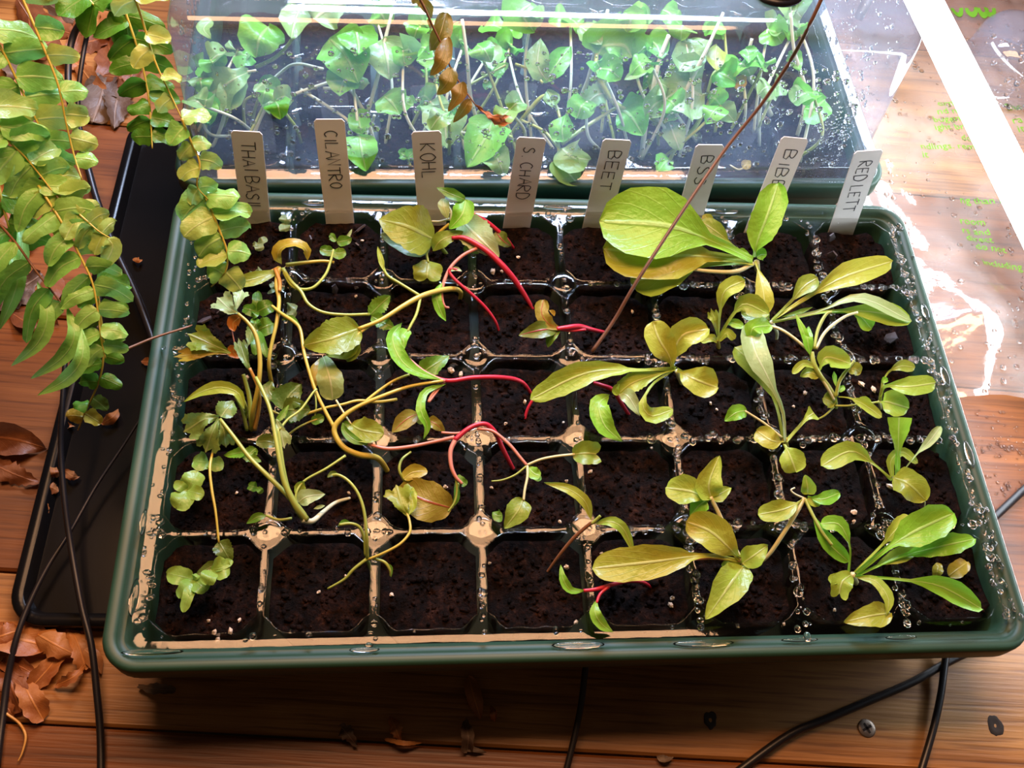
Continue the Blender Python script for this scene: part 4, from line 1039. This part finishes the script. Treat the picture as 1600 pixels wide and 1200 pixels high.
plant('lettuce_seedling', 'sprawling lettuce rosette with long leaves pointing right, second row', (1206,503),
 [([(1212,535),(1214,520),(1205,503)],[-1,-.4,.4],[2.6,3.6,4.4],'s_white')],
 [([(1206,500),(1235,472),(1256,448),(1278,434)],[.5,1.0,1.4,1.6],30,'spat','olive'),
  ([(1208,499),(1265,462),(1320,432),(1395,408)],[.5,1.2,1.7,1.7],42,'spat','lettuce_gold'),
  ([(1208,502),(1280,486),(1345,466),(1424,502)],[.5,1.0,1.5,1.2],22,'spat','pale',dict(roll=20)),
  ([(1208,503),(1300,486),(1370,488),(1424,502)],[.5,.8,1.1,1.1],34,'spat','lettuce',dict(wave=.07)),
  ([(1300,487),(1340,492),(1362,514)],[.7,.8,.4],26,'spat','lettuce_bright'),
  ([(1203,500),(1190,492),(1158,486)],[.5,.8,.6],30,'spat2','olive'),([(1220,496),(1250,487),(1270,480)],[.6,.9],7,'lance','green')],group=G_F)
plant('lettuce_seedling', 'lettuce seedling with one tall ribbed leaf curling left, middle row', (1228,695),
 [([(1229,700),(1226,686)],[-1,.5],[5,5.5],'s_yel'),([(1164,642),(1195,662),(1222,684)],[.6,.6,.5],[2.2,2.6],'s_pale')],
 [([(1227,690),(1222,640),(1200,590),(1180,548),(1172,505)],[.5,1.4,2.1,2.4,2.2],42,'spat','pale',dict(cup=.3)),
  ([(1224,685),(1212,630),(1188,580),(1148,542)],[.5,1.1,1.5,1.4],38,'spat','olive'),
  ([(1172,528),(1178,512),(1205,508)],[2.2,2.6,2.3],26,'strap','lettuce_bright'),
  ([(1228,690),(1250,665),(1262,652),(1272,645)],[.5,.8,.9],24,'flare','lettuce'),
  ([(1225,690),(1205,688),(1182,672)],[.5,.7,.5],34,'spat2','lettuce_gold'),
  ([(1226,694),(1236,715),(1244,738)],[.5,.6,.3],42,'spat2','lettuce'),
  ([(1166,641),(1150,645),(1132,658)],[.6,.8,.5],26,'ovate','lettuce_bright')],group=G_F)
plant('lettuce_seedling', 'branching lettuce seedling with many narrow stalks, middle row right', (1304,636),
 [([(1306,640),(1304,622),(1295,605),(1282,588),(1272,570),(1268,550)],[-1,.0,.5,.9,1.2,1.4],[4,4,4.4,5,4.4],'s_grn'),
  ([(1303,625),(1292,605),(1278,582)],[.1,.6,1.0],[3,3,2.6],'s_pale'),
  ([(1306,620),(1312,595),(1326,575),(1335,563)],[.2,.7,1.1,1.3],[3.6,3.4,2],'s_grn'),
  ([(1268,552),(1240,528),(1218,514),(1196,508)],[1.4,1.6,1.6,1.4],[3,3,3],'s_pale'),
  ([(1272,545),(1278,515),(1290,492),(1300,487)],[1.4,1.7,1.9],[3,3.4,2],'s_grn'),([(1275,545),(1290,518),(1318,496),(1340,488)],[1.4,1.6,1.7],[3,3.2,2.4],'s_pale'),
  ([(1305,634),(1325,634),(1340,632)],[-.2,.2],[2.2,2],'s_grn'),([(1303,636),(1290,648),(1280,654)],[-.3,-.3],[2,1.6],'s_grn')],
 [([(1264,548),(1258,525),(1243,490)],[1.4,1.8,2.0],12,'lance','lettuce_bright'),
  ([(1266,556),(1262,530),(1264,510)],[1.4,1.8,1.8],16,'lance','lettuce_bright'),
  ([(1280,578),(1292,558),(1330,568)],[1.0,1.5,1.3],34,'spat2','lettuce',dict(cup=.4)),
  ([(1276,575),(1256,568),(1238,584)],[1.1,1.4,1.1],12,'strap','lettuce'),([(1280,588),(1265,582),(1250,588)],[.9,1.0,.8],20,'ovate','lettuce_gold'),
  ([(1304,632),(1294,625),(1286,622)],[-.1,.3],26,'round','lettuce'),
  ([(1324,578),(1335,576),(1345,582)],[1.0,1.1,.9],22,'round','olive'),([(1306,604),(1304,590),(1303,580)],[.6,.8],7,'lance','lettuce_bright'),
  ([(1310,620),(1328,622),(1350,632),(1378,652)],[.1,.4,.5,.2],18,'spat','lettuce'),([(1310,612),(1316,606),(1318,602)],[.3,.4],10,'ovate','lettuce_bright')],group=G_F)
plant('lettuce_seedling', 'lettuce seedling with a bright round leaf near the right edge, middle row', (1375,632),
 [([(1376,640),(1374,627)],[-1,.0],[3,3.2],'s_pale'),([(1374,628),(1360,630),(1340,634)],[.0,.3],[2.2,2],'s_grn'),([(1375,625),(1378,608),(1380,594)],[.0,.6,.9],[3.2,3],'s_grn')],
 [([(1375,618),(1385,603),(1420,604),(1462,598)],[.3,.9,1.3,1.3],34,'spat','lettuce'),
  ([(1376,628),(1388,628),(1420,638)],[.0,.3,.3],42,'spat2','lettuce'),
  ([(1380,594),(1390,580),(1408,572),(1430,574)],[.9,1.2,1.4,1.3],20,'spat','olive'),
  ([(1344,632),(1352,628),(1362,634)],[.3,.4],18,'ovate','lettuce'),([(1379,598),(1384,592),(1386,590)],[.9,1.1],10,'ovate','lettuce_bright')],group=G_F)
plant('lettuce_seedling', 'lettuce seedling with oval spotted leaf near the right edge, fourth row', (1398,750),
 [([(1400,760),(1398,746)],[-1,.2],[3.6,4],'s_pale'),([(1441,775),(1445,785),(1444,795)],[.3,-.2],[1.6,1],'s_pale')],
 [([(1401,745),(1403,710),(1405,652)],[.2,1.2,2.2],36,'flare','lettuce_bright',dict(ser=.08)),
  ([(1406,743),(1430,712),(1452,690),(1470,666)],[.2,.9,1.4,1.7],16,'spat','pale'),
  ([(1394,750),(1365,725),(1330,705),(1283,728)],[.2,.8,1.2,.8],36,'spat','lettuce'),
  ([(1396,746),(1420,756),(1447,782)],[.3,.7,.4],46,'round','olive'),
  ([(1394,745),(1392,720),(1410,706),(1434,724)],[.2,.7,.9,.6],15,'strap','lettuce')],group=G_F)
plant('lettuce_seedling', 'lettuce seedling with two long pale legs, fourth row right', (1182,882),
 [([(1178,886),(1200,868),(1225,832),(1245,800),(1257,778)],[-1,-.1,.6,1.0,1.2],[2.8,4,4,4],'s_pale'),
  ([(1258,780),(1270,805),(1285,832),(1300,852)],[1.2,1.2,1.1],[3.4,3],'s_grn'),([(1255,778),(1242,772),(1236,766),(1242,762)],[1.2,1.4],[2,1.6],'s_white')],
 [([(1258,778),(1268,800),(1292,845),(1326,878)],[1.2,1.2,1.0,.5],26,'spat','lettuce_bright'),
  ([(1262,776),(1285,780),(1312,770)],[1.2,1.4,1.3],22,'spat2','lettuce_bright'),
  ([(1262,772),(1262,760),(1258,742)],[1.3,1.6,1.8],24,'ovate','lettuce',dict(cup=.6)),([(1262,778),(1272,785),(1282,786)],[1.2,1.2],14,'round','lettuce'),
  ([(1254,782),(1225,796),(1184,804)],[1.2,1.2,.8],34,'spat2','lettuce')],group=G_F)
plant('lettuce_seedling', 'vigorous lettuce seedling with long bright leaves, front row right', (1334,902),
 [([(1338,912),(1332,898)],[-1,.4],[6,6],'s_pale')],
 [([(1335,894),(1375,855),(1400,828),(1422,806)],[.5,1.2,1.7,1.8],28,'spat','lettuce',dict(ser=.1)),
  ([(1338,896),(1385,858),(1430,830),(1490,802)],[.5,1.4,2.0,2.2],58,'spat','lettuce_bright',dict(ser=.1,cup=.35)),
  ([(1342,898),(1400,872),(1460,856),(1524,842)],[.5,1.1,1.5,1.6],34,'spat','lettuce_bright',dict(ser=.16)),
  ([(1370,882),(1410,866),(1444,854)],[.8,1.1,1.1],24,'lance','lettuce'),
  ([(1336,900),(1410,906),(1470,916),(1535,952)],[.5,.9,1.0,.5],34,'spat','lettuce_bright',dict(cup=.4)),
  ([(1338,902),(1368,908),(1388,935),(1385,962)],[.5,.8,.9,.7],18,'lance','lettuce'),
  ([(1392,958),(1362,962),(1318,972)],[.6,.7,.3],38,'ovate','lettuce_gold'),
  ([(1330,898),(1316,910),(1310,935)],[.5,.6,.3],32,'heart','lettuce'),([(1328,902),(1305,905),(1298,912)],[.5,.5],18,'round','lettuce'),
  ([(1326,893),(1328,855),(1312,820),(1282,818)],[.5,1.2,1.6,1.3],26,'spat','lettuce_bright')],group=G_F)
plant('lettuce_seedling', 'lettuce seedling with a long golden leaf stretching left, front row', (1165,888),
 [([(1168,896),(1162,878)],[-1,.5],[6,6],'s_pale'),([(1160,878),(1140,840),(1122,800),(1110,776)],[.5,1.1,1.6,1.9],[4,4.4,4],'s_pale'),
  ([(1155,876),(1120,872),(1080,874)],[.5,.8],[4,3],'s_pink')],
 [([(1158,878),(1105,868),(1020,878),(925,888)],[.5,1.1,1.3,.7],60,'spat','lettuce_gold',dict(ser=.08,wave=.06)),
  ([(1156,874),(1138,855),(1110,830),(1072,815)],[.6,1.2,1.5,1.3],56,'spat2','lettuce_gold'),
  ([(1160,880),(1178,868),(1200,852)],[.6,1.0,1.1],36,'ovate','lettuce'),
  ([(1162,884),(1140,915),(1102,968)],[.5,.9,.4],52,'ovate','lettuce'),
  ([(1112,780),(1108,755),(1124,712)],[1.9,2.3,2.6],42,'ovate','lettuce',dict(cup=.4)),
  ([(1108,782),(1080,768),(1040,762)],[1.9,2.0,1.6],46,'spat2','lettuce'),
  ([(1112,778),(1125,772),(1142,762)],[1.9,2.0,1.9],24,'ovate','lettuce'),
  ([(1104,782),(1092,790),(1078,806)],[1.8,1.7,1.3],28,'ovate','lettuce_bright'),
  ([(1140,878),(1134,884),(1130,888)],[.3,.2],14,'round','lettuce')],group=G_F)
for (pt, tip, w_, ds) in (((1462,902),(1468,880),16,'narrow'),((1482,900),(1512,878),26,'oval'),):
    plant('fallen_leaf', f'{ds} yellowed seed leaf lying on soil in front right corner cell', pt, [], [([pt,((pt[0]+tip[0])/2,(pt[1]+tip[1])/2),tip],[-.6,-.4,-.5],w_,'round','amber')],cat='leaf')

# ================================================================== plants under the dome
G_D='plants under the dome'
WSC[0] = 1.22
HR_ = dict(nv=12)
plant('domed_seedling','seedling with a lobed leaf at the left end under the dome',(330,235),[([(330,235),(345,200),(360,150),(372,118),(400,110)],[-1,0,1.5,2.5,3],[3,4,3,2.5],'s_white')],
 [([(390,112),(368,122),(340,140)],[2.8,3.2,2.6],60,'fan','housepale'),([(372,120),(360,150),(348,178)],[2.6,2.5,2.0],36,'ovate','housepale'),([(330,30),(318,45),(330,60)],[4,4.2],18,'ovate','housepale')],group=G_D)
plant('domed_seedling','seedling with crossing white stems behind the cilantro label',(400,208),[([(395,215),(415,170),(450,152),(480,140),(515,128)],[-1,.3,1,1.3,1.6],[4,4,3],'s_white'),([(400,150),(440,112),(465,100),(505,108)],[0,1.5,2.0],[3,3],'s_white'),([(470,140),(510,165),(545,190),(570,225)],[1,1.2,1.0],[3.4,3],'s_white'),([(400,105),(430,90),(450,70),(470,40)],[2,2.6,3.2,4],[4,3],'s_grn')],
 [([(560,170),(562,195),(565,210)],[1.4,1.5,1.2],30,'ovate','house'),([(562,212),(565,235),(572,268)],[1.3,1.2,.5],44,'ovate','house'),([(420,40),(405,60),(400,90)],[3.6,3.8,3],60,'ovate','house'),([(470,10),(460,35),(455,60)],[4.5,4.5],40,'ovate','housepale')],group=G_D)
plant('domed_seedling','bushy kohlrabi with broad leaves left of centre under the dome',(600,232),[([(590,240),(575,190),(560,160),(545,140),(505,138)],[-1,.5,1.4,1.8,1.8],[4,4,3],'s_white'),([(575,175),(590,120),(600,70),(612,20)],[1,2.5,3.6,4.6],[4,4,3],'s_white'),([(560,235),(580,195),(585,180)],[-.5,.6],[3,3],'s_white')],
 [([(515,60),(540,85),(560,130)],[3.8,3.8,3],70,'ovate','house',HR_),([(555,45),(560,65),(560,85)],[4.4,4.4],52,'ovate','house'),([(598,60),(605,90),(608,125)],[3.8,3.6,3],56,'ovate','housepale'),([(600,150),(612,160),(625,180)],[2.4,2.4,2],46,'ovate','house'),([(640,150),(635,160),(645,165)],[2.2,2.3],26,'round','house'),([(545,105),(535,130),(530,150)],[2.8,2.6],44,'ovate','house'),([(490,30),(510,15),(540,5)],[4.6,5],60,'ovate','housepale')],group=G_D)
plant('domed_seedling','plant with a drooping bright leaf between the kohl and chard labels',(740,180),[([(752,232),(745,190),(735,150),(730,90),(722,30)],[-1,.5,1.8,3.5,4.8],[4,4,3],'s_white'),([(800,215),(780,205),(770,190)],[.8,.8],[3.5,3],'s_grn'),([(730,135),(760,118),(790,102)],[2,2.6],[3,2.4],'s_grn')],
 [([(770,188),(758,215),(730,262)],[.9,1.0,.2],56,'ovate','house',dict(cup=.4)),([(765,235),(778,250),(788,275)],[.5,.5,-.1],36,'ovate','housepale'),([(690,165),(695,190),(698,232)],[1.6,1.6,.8],58,'ovate','housepale'),([(768,115),(775,110),(795,100)],[2.4,2.6],26,'ovate','house',dict(ser=.2)),([(768,130),(760,135),(758,140)],[2.4,2.4],12,'ovate','house'),([(755,65),(765,85),(768,110)],[3.8,3.6],34,'lance','housepale'),([(690,75),(680,90),(650,95)],[3,3],36,'ovate','house')],group=G_D)
plant('domed_seedling','forked seedling with a bow shaped stem behind the chard label',(800,205),[([(795,215),(825,175),(850,150),(868,165),(875,185)],[-1,1,1.8,1.5,1.4],[4.4,4,3],'s_grn'),([(805,100),(830,110),(848,130)],[2.4,2.3],[3,3],'s_grn'),([(875,190),(872,225),(878,260)],[1.3,.8,0],[4,3.4],'s_grn'),([(815,188),(850,205),(872,230)],[.6,.7],[3,3],'s_grn'),([(878,225),(920,195),(960,170),(968,165)],[1,1.4,1.6],[4,3.6],'s_grn')],
 [([(880,222),(878,200),(884,178)],[1.2,1.6,1.8],34,'ovate','house',dict(roll=25)),([(878,232),(895,245),(922,250)],[1,1,.5],48,'ovate','housepale'),([(876,245),(885,265),(905,290)],[.8,.5,-.2],40,'ovate','housepale'),([(855,140),(862,155),(862,168)],[2,1.8],22,'lance','green'),([(850,130),(870,100),(892,72)],[2.2,2.9,3.2],30,'lance','house'),([(855,128),(840,100),(845,60)],[2.2,3,3.4],32,'lance','housepale')],group=G_D)
plant('domed_seedling','tall seedling with a cupped round leaf at the centre of the dome',(1005,250),[([(1090,215),(1050,198),(1000,178),(965,165),(945,140),(932,110),(932,85)],[-1,.4,1.2,1.8,2.4,3.0,3.3],[5,5.5,5,4],'s_grn'),([(1002,250),(1008,200),(1018,150),(1030,95),(1045,55)],[-1,1,2.2,3.6,4.4],[5,5,4],'s_white')],
 [([(934,85),(945,70),(975,70),(988,90)],[3.3,3.8,3.8,3.4],60,'round','house',dict(cup=.7)),([(938,95),(955,105),(962,115)],[3.2,3.2,2.8],40,'ovate','house'),([(968,170),(985,180),(1005,212)],[1.7,1.6,.9],54,'ovate','house',dict(cup=.3)),([(948,145),(930,150),(905,175)],[2.2,2.2,1.6],34,'ovate','housepale',dict(ser=.2)),([(1020,75),(1005,75),(990,92)],[3.8,3.8,3.4],34,'ovate','house'),([(1025,90),(1000,110),(975,125)],[3.4,3.2,2.8],16,'lance','housepale')],group=G_D)
plant('domed_seedling','plant with the largest pale leaf right of centre under the dome',(1100,210),[([(1020,195),(1060,170),(1095,150),(1125,145)],[.6,1.2,1.6],[4,4,3],'s_grn'),([(1040,262),(1060,225),(1085,200),(1105,165),(1110,150)],[-1,.2,.8,1.4],[4,4.4,3.4],'s_grn'),([(1060,165),(1085,115),(1105,75),(1130,20)],[1.5,3,4,5],[4.4,4,3],'s_white'),([(1110,150),(1125,165),(1135,180)],[1.5,1.3],[3,2.4],'s_grn')],
 [([(1098,150),(1070,140),(1028,160)],[1.8,2.4,1.6],86,'ovate','housepale'),([(1045,250),(1038,255),(1028,268)],[.2,.2],30,'ovate','house'),([(1125,165),(1135,175),(1148,190)],[1.3,1.2,.8],30,'ovate','housepale'),([(1060,110),(1080,85),(1090,65)],[3.2,3.6],44,'ovate','housepale'),([(1045,190),(1055,215),(1062,235)],[.8,.7,.3],30,'ovate','housepale'),([(1050,170),(1045,180),(1035,190)],[1.4,1.3],24,'ovate','house')],group=G_D)
plant('domed_seedling','wiry seedling with small curled leaves right of centre under the dome',(1195,165),[([(1205,180),(1185,140),(1170,120),(1168,90),(1175,60)],[-.5,1,1.8,2.6,3.4],[5,4.4,3],'s_white'),([(1105,145),(1115,115),(1130,108)],[1.6,2.2,2.3],[3,3],'s_grn')],
 [([(1122,112),(1135,118),(1150,128)],[2.3,2.4,2],40,'ovate','house',dict(cup=.6)),([(1150,120),(1155,130),(1160,142)],[2,1.9],22,'ovate','amber'),([(1165,75),(1170,85),(1168,98)],[3,3],26,'ovate','house',dict(ser=.2)),([(1120,70),(1118,90),(1120,110)],[3.5,3.4],26,'lance','lettuce')],group=G_D)
plant('domed_seedling','single stem with one round leaf at the right end under the dome',(1245,212),[([(1245,214),(1256,175),(1258,140),(1250,110),(1240,75),(1235,20)],[-1,.6,1.4,2.2,3.2,4.6],[4,4,3],'s_white')],
 [([(1257,170),(1272,168),(1290,155)],[.9,1.2,1.2],46,'round','house'),([(1250,110),(1240,90),(1232,80)],[2.4,2.8],22,'lance','house')],group=G_D)
plant('domed_seedling','young plant with upright leaves at the top of the dome near centre',(920,120),[([(900,170),(920,120),(935,60),(950,15)],[-.5,1.5,3.6,5],[4,4,3],'s_white')],
 [([(975,18),(985,30),(980,50)],[5,5,4.4],40,'lance','house'),([(1035,15),(1045,20),(1050,28)],[5,5],30,'ovate','house'),([(830,5),(815,20),(835,50)],[5,5,4],56,'ovate','house'),([(1010,62),(1025,70),(1035,92)],[4,3.8],40,'ovate','house'),([(905,40),(925,55),(940,70)],[4,3.8],30,'ovate','housepale'),([(1075,60),(1085,85),(1095,100)],[3.6,3.2],50,'ovate','housepale')],group=G_D)
plant('domed_seedling','small green sprout near the soil at the front of the dome, left of centre',(640,262),[([(642,268),(640,255),(634,246)],[-1,-.6],[3,2.4],'s_grn')],
 [([(636,248),(628,240),(622,238)],[-.5,-.3],16,'ovate','house'),([(636,248),(644,240),(650,236)],[-.5,-.3],16,'ovate','house')],group=G_D)
plant('domed_seedling','tiny yellow sprout low in the dome between the BSS and BIBB labels',(1152,262),[([(1140,258),(1155,265),(1168,258)],[-.9,-.7],[2,1.6],'s_pale')],
 [([(1160,262),(1166,258),(1174,258)],[-.7,-.5],14,'round','amber')],group=G_D)

WSC[0] = 1.0
# ================================================================== the hanging fern
fern = thing('boston_fern', 'hanging fern with yellow green fronds drooping over the left side', 'fern', P(60,250,6))
def frond(pts, z, n, L, W, mat, side=0, ext=0.0, jit=.35, r=2.4, smat='s_yel', droop=.5, alt=None, tipmat=None, start=0.0):
    m3 = np.array(P3(pts, z)); c = crom(m3, 60)
    V,F,U = tube(m3, [px(r,m3[0]), px(r*.45,m3[-1])], n=40, sides=6)
    f = mobj('frond', V, F, M[smat], fern, uv=U)
    T = np.gradient(c, axis=0)
    for q in range(n):
        for sgn in (-1,1):
            if side and sgn != side: continue
            t = start+(1-start)*(q+.25*(sgn>0)+random.uniform(-.15,.15))/n; t = min(.985,max(0.005,t)); i = int(t*59)
            b = c[i]; tt = nrm(T[i]); toc = nrm(CAM_C-b)
            lat = nrm(np.cross(tt, toc))*sgn
            d = nrm(lat + tt*random.uniform(.0,.55) + toc*random.uniform(-jit,jit)*.8)
            ll = px(L,b)*(1-.45*t)*random.uniform(.8,1.15); ww = px(W,b)*random.uniform(.85,1.15)*(1-.25*t)
            dn = np.array([0,-.25,-1.])
            p1 = b + d*ll*.5 + dn*ll*.08*droop; p2 = b + d*ll*.88 + dn*ll*.55*droop*random.uniform(.4,1.3) + lat*0
            mt = mat if alt is None or random.random() > .3 else alt
            if tipmat and t > .8: mt = tipmat
            _seed[0] += 1
            V,F,U = leafmesh([b, p1, p2], ww, 'pinna', cup=random.uniform(-.5,.5), roll=random.uniform(-40,40), wave=.10, nv=9, nu=4, seed=_seed[0], face=.8)
            mobj('leaflet', V, F, M[mt], f, uv=U)
    return f
frond([(-15,45),(12,95),(38,150),(60,195),(72,235),(78,262)], [12,11,10,9.2,8.6,8.2], 7, 92, 50, 'fern', alt='fernyel', droop=.3)
frond([(-20,165),(10,215),(45,252),(75,290),(95,318)], [11,10,9,8.4,8], 6, 86, 50, 'fern', alt='fernyel', droop=.4)
frond([(30,-15),(62,60),(90,130),(103,190),(115,240),(128,280)], [13,12,11,10,9.2,8.8], 7, 62, 42, 'fern', side=-1, alt='fernyel', droop=.2)
frond([(75,290),(105,318),(132,342),(155,362),(172,372)], [8.2,8,7.8,7.5,7.2], 5, 58, 38, 'fernyel', droop=.5)
frond([(60,290),(95,345),(120,390),(143,438),(152,480),(158,530),(165,560)], [8.4,7.8,7,6.4,5.8,5,4.4], 9, 78, 38, 'fern', droop=.5)
frond([(-15,335),(25,380),(55,422),(85,460),(102,482)], [8,7,6.4,5.8,5.2], 5, 104, 34, 'fern', side=1, droop=.9, smat='s_brn')
frond([(-15,200),(0,300),(15,360),(30,410)], [7,6,5,4.4], 5, 84, 56, 'ferndark', droop=.4)
frond([(150,440),(158,500),(162,550),(155,595),(135,640),(122,672)], [5,4,3,2,.5,-1], 7, 50, 32, 'ferndark', alt='dark', tipmat='amber', droop=.4)
frond([(182,-20),(205,45),(222,100),(232,150),(236,195),(238,232)], [7,5.6,4.4,3.4,2.6,2], 8, 66, 36, 'ferndark', droop=.2)
frond([(130,-15),(150,10),(185,18),(215,22)], [7,6.6,6,5.4], 4, 72, 50, 'ferndark', droop=.1)
frond([(206,-20),(222,30),(242,95),(265,145),(284,185)], [14,13,12,11.2,10.6], 3, 56, 40, 'fernyel', side=0, droop=.5, jit=.6, start=0.02)
frond([(284,185),(298,220),(312,255),(308,290),(325,312)], [10.6,10,9.4,8.8,8.2], 4, 46, 36, 'fernyel', droop=.6, alt='fern')
frond([(320,305),(333,335),(345,365),(355,395),(352,425),(330,448)], [8.2,7.8,7.3,6.8,6.3,5.8], 5, 66, 50, 'fern', droop=.4, alt='fernyel')
# long curved leaflets drooping over the wooden board
for a in ([(8,380),(28,425),(20,465),(-4,520)], [(58,440),(74,490),(60,535),(18,572)], [(105,480),(116,525),(96,560),(48,592)], [(128,512),(128,560),(104,592),(58,618)], [(30,330),(34,400),(8,440),(-16,455)]):
    leaf(fern, a, [5.6,5.4,4.6,3.4], 25, 'lance', 'fern', name='leaflet', roll=12)
for a,w_ in (([(168,372),(176,385),(168,405),(152,424)],30),):
    leaf(fern, a, [7.4,7.2,6.8,6.2], w_, 'ovate', 'fernyel', name='leaflet')
# second, olive frond tip hanging in front of the dome
fr = frond([(645,-20),(662,10),(678,45),(695,80),(705,108),(722,135),(742,163)], [14.5,13.8,13,12.3,11.8,11.3,10.8], 0, 1, 1, 'fernold', smat='s_brn', r=2.2)
for a,w_ in (([(655,2),(668,12),(675,28)],18),([(698,20),(688,55),(672,80)],34),([(700,58),(690,95),(673,118)],26),([(706,105),(698,130),(682,147)],28),([(722,128),(716,150),(701,174)],26),([(735,155),(724,172),(708,191)],18),([(646,-5),(650,4),(655,10)],12),([(668,30),(674,42),(671,48)],8)):
    leaf(fr, a, [12.6,12.4,11.8], w_, 'ovate', 'fernold', name='leaflet', roll=random.uniform(-30,30))
leaf(fr, [(742,163),(760,178),(780,185),(798,180)], [10.8,10.4,10.2,10], 13, 'lance', 'dry2', name='leaflet', ser=.5, teeth=4, wave=.25)
leaf(fr, [(745,165),(765,182),(785,192),(800,192)], [10.8,10.3,10,9.8], 14, 'lance', 'dry2', name='leaflet', ser=.5, teeth=5, wave=.25)

# ================================================================== litter: dry leaves, perlite, bark
def dry(label, group, c, a, Lp, Wp, mat, z, cup=.6):
    d = np.array([math.cos(a), math.sin(a)])*Lp/2
    pts = [(c[0]-d[0],c[1]-d[1]),(c[0]+random.uniform(-4,4),c[1]+random.uniform(-4,4)),(c[0]+d[0],c[1]+d[1])]
    m3 = P3(pts,[z+.15,z+random.uniform(.3,.9),z+.2]); _seed[0]+=1
    V,F,U = leafmesh(m3, px(Wp,m3[1]), random.choice(('ovate','lance','ovate','strap')), cup=random.uniform(-cup,cup), roll=random.uniform(-25,25), ser=random.choice((0,.2,.35)), wave=.14, seed=_seed[0], teeth=random.choice((5,7)))
    V[:,2] = np.maximum(V[:,2], z+.02)
    o = mobj('dry_leaf', V, F, M[mat], uv=U); tag(o, label, 'leaf', group)
POSW = ['leftmost','second','third','fourth','fifth','sixth','seventh','eighth','ninth','tenth','last']
TON = {'dry1':'reddish brown','dry2':'orange tan','dry3':'greyish'}
lst = [(45,25),(95,20),(150,60),(60,70),(110,95),(170,95),(75,125),(140,125),(190,125),(45,150),(165,140),(205,110),(180,40),(215,60),(20,110),(120,50),(155,150),(185,165),(50,200),(30,260),(70,255),(15,330),(35,375),(10,300),(200,20),(85,45),(30,450),(75,460),(10,470)]
for c in lst:
    mt = random.choice(('dry1','dry1','dry2','dry3'))
    dry(f'{TON[mt]} curled dry leaf in the litter behind the fern, upper left', 'dry leaves at upper left', c, random.uniform(0,3.1), random.uniform(50,95), random.uniform(30,60), mt, BENCH_Z)
def row(fmt, group, items, key, mats, z):
    for q, (c,a,L_,W_) in enumerate(sorted(items, key=key)):
        dry(fmt.format(POSW[min(q,10)]), group, c, a, L_, W_, random.choice(mats), z)
row('crumpled orange brown leaf on the lower left boards, {} counting from the left', 'dry leaves at lower left', (((25,1000),.2,120,60),((85,1005),.5,90,45),((75,1040),-.9,110,34),((120,1010),1.2,80,34),((20,1070),1.3,90,50),((50,1090),1.1,80,40),((140,1030),.9,60,26),((30,1045),.4,60,30),((10,990),-.3,70,50),((110,1055),-.6,60,20),((5,1105),.8,50,30)), lambda t:t[0][0], ('dry2','dry2','dry1'), BENCH_Z)
row('pale dry leaf scrap in shadow under the tray front, {} from left', 'dry scraps under the tray front', (((245,1075),.1,60,18),((742,1090),1.3,70,26),((728,1150),1.5,50,22),((618,1140),1.2,45,22),((545,1150),.9,40,26),((770,1115),1.4,25,12),((630,1158),.1,60,9),((740,1172),.2,40,10),((1040,1182),.1,26,12)), lambda t:t[0][0], ('dry2','dry3'), BENCH_Z+.1)
row('small orange leaf crumb in the black drip tray, {} counting from the left', 'leaf crumbs in the drip tray', (((112,740),.4,24,16),((86,735),1.3,26,12),((80,765),.2,24,20),((172,650),-.7,34,18),((105,670),-.3,26,14),((230,565),.1,18,14),((215,405),.1,14,9),((172,430),.9,26,18),((70,790),1.2,30,14)), lambda t:t[0][0], ('dry2',), -5.25)
row('dry leaf on the shaded board left of the drip tray, {} counting from left', 'dry leaves on the left board', (((20,690),.2,110,50),((40,500),.5,60,30),((75,490),.8,50,26),((25,740),.4,80,40)), lambda t:t[0][0], ('dry1',), BENCH_Z)
# perlite grains
V,F = blob((0,0,0),(.16,.14,.12),4,6); V = V*(1+.25*rng.standard_normal((len(V),1)).clip(-1,1)); pm = mdata('perlite_grain', V, F, M['perlite'], smooth=False)
def grain(name, me, p, s, label, cat, group):
    o = bpy.data.objects.new(name, me); COL.objects.link(o); o.location = Vector(p)*S; o.scale = (s,s,s); o.rotation_euler = (random.uniform(0,3),random.uniform(0,3),random.uniform(0,6)); tag(o,label,cat,group)
for (x,y),s in (((335,988),1.3),((360,986),1.2),((340,1000),1.2),((374,969),.8),((326,970),.8),((770,424),1.5),((810,402),1.1),((784,424),1.0),((545,372),1.0),((566,376),.9),((370,500),1.2),((705,578),1.6),((720,585),1.3),((988,487),1.0),((845,500),.7),((790,662),1.0),((745,660),.7),((885,752),.9),((922,737),1.1),((875,815),.8),((768,762),.8),((1050,935),1.2),((1048,945),1.1),((900,972),1.1),((1334,800),1.4),((1334,815),1.1),((1392,760),1.6),((1346,600),1.6),((1365,608),1.4),((498,925),.9),((612,929),1.0),((696,761),1.1),((820,628),1.0),((1304,953),.8),((540,900),.7),((1120,640),.8),((610,600),1.0),((452,460),1.0),((556,463),.9),((1018,700),.7),((665,830),.8),((940,865),.9),((885,886),1.2),((545,770),.7),((1225,975),.7),((385,590),1.1),((765,880),.7),((880,660),.7),((1110,630),.9),((1258,614),1.0),((1240,635),.8),((370,770),.7),((1420,690),.7)):
    grain('perlite_grain', pm, P(x,y,-.68), s*.75, 'pale perlite grain lying on the dark potting soil', 'perlite', 'perlite grains')
V,F = blob((0,0,0),(.42,.26,.07),3,5); bm_ = mdata('bark_chip', V, F, M['bark'], smooth=False)
for (x,y),s in (((562,358),1.2),((484,378),1.1),((560,385),.9),((1388,530),1.5),((320,500),1.1),((350,490),1.2),((523,452),.9),((1300,372),1.0),((1300,400),1.2)):
    grain('bark_chip', bm_, P(x,y,-.66), s, 'flat grey bark chip on the potting soil', 'bark chip', 'bark chips')
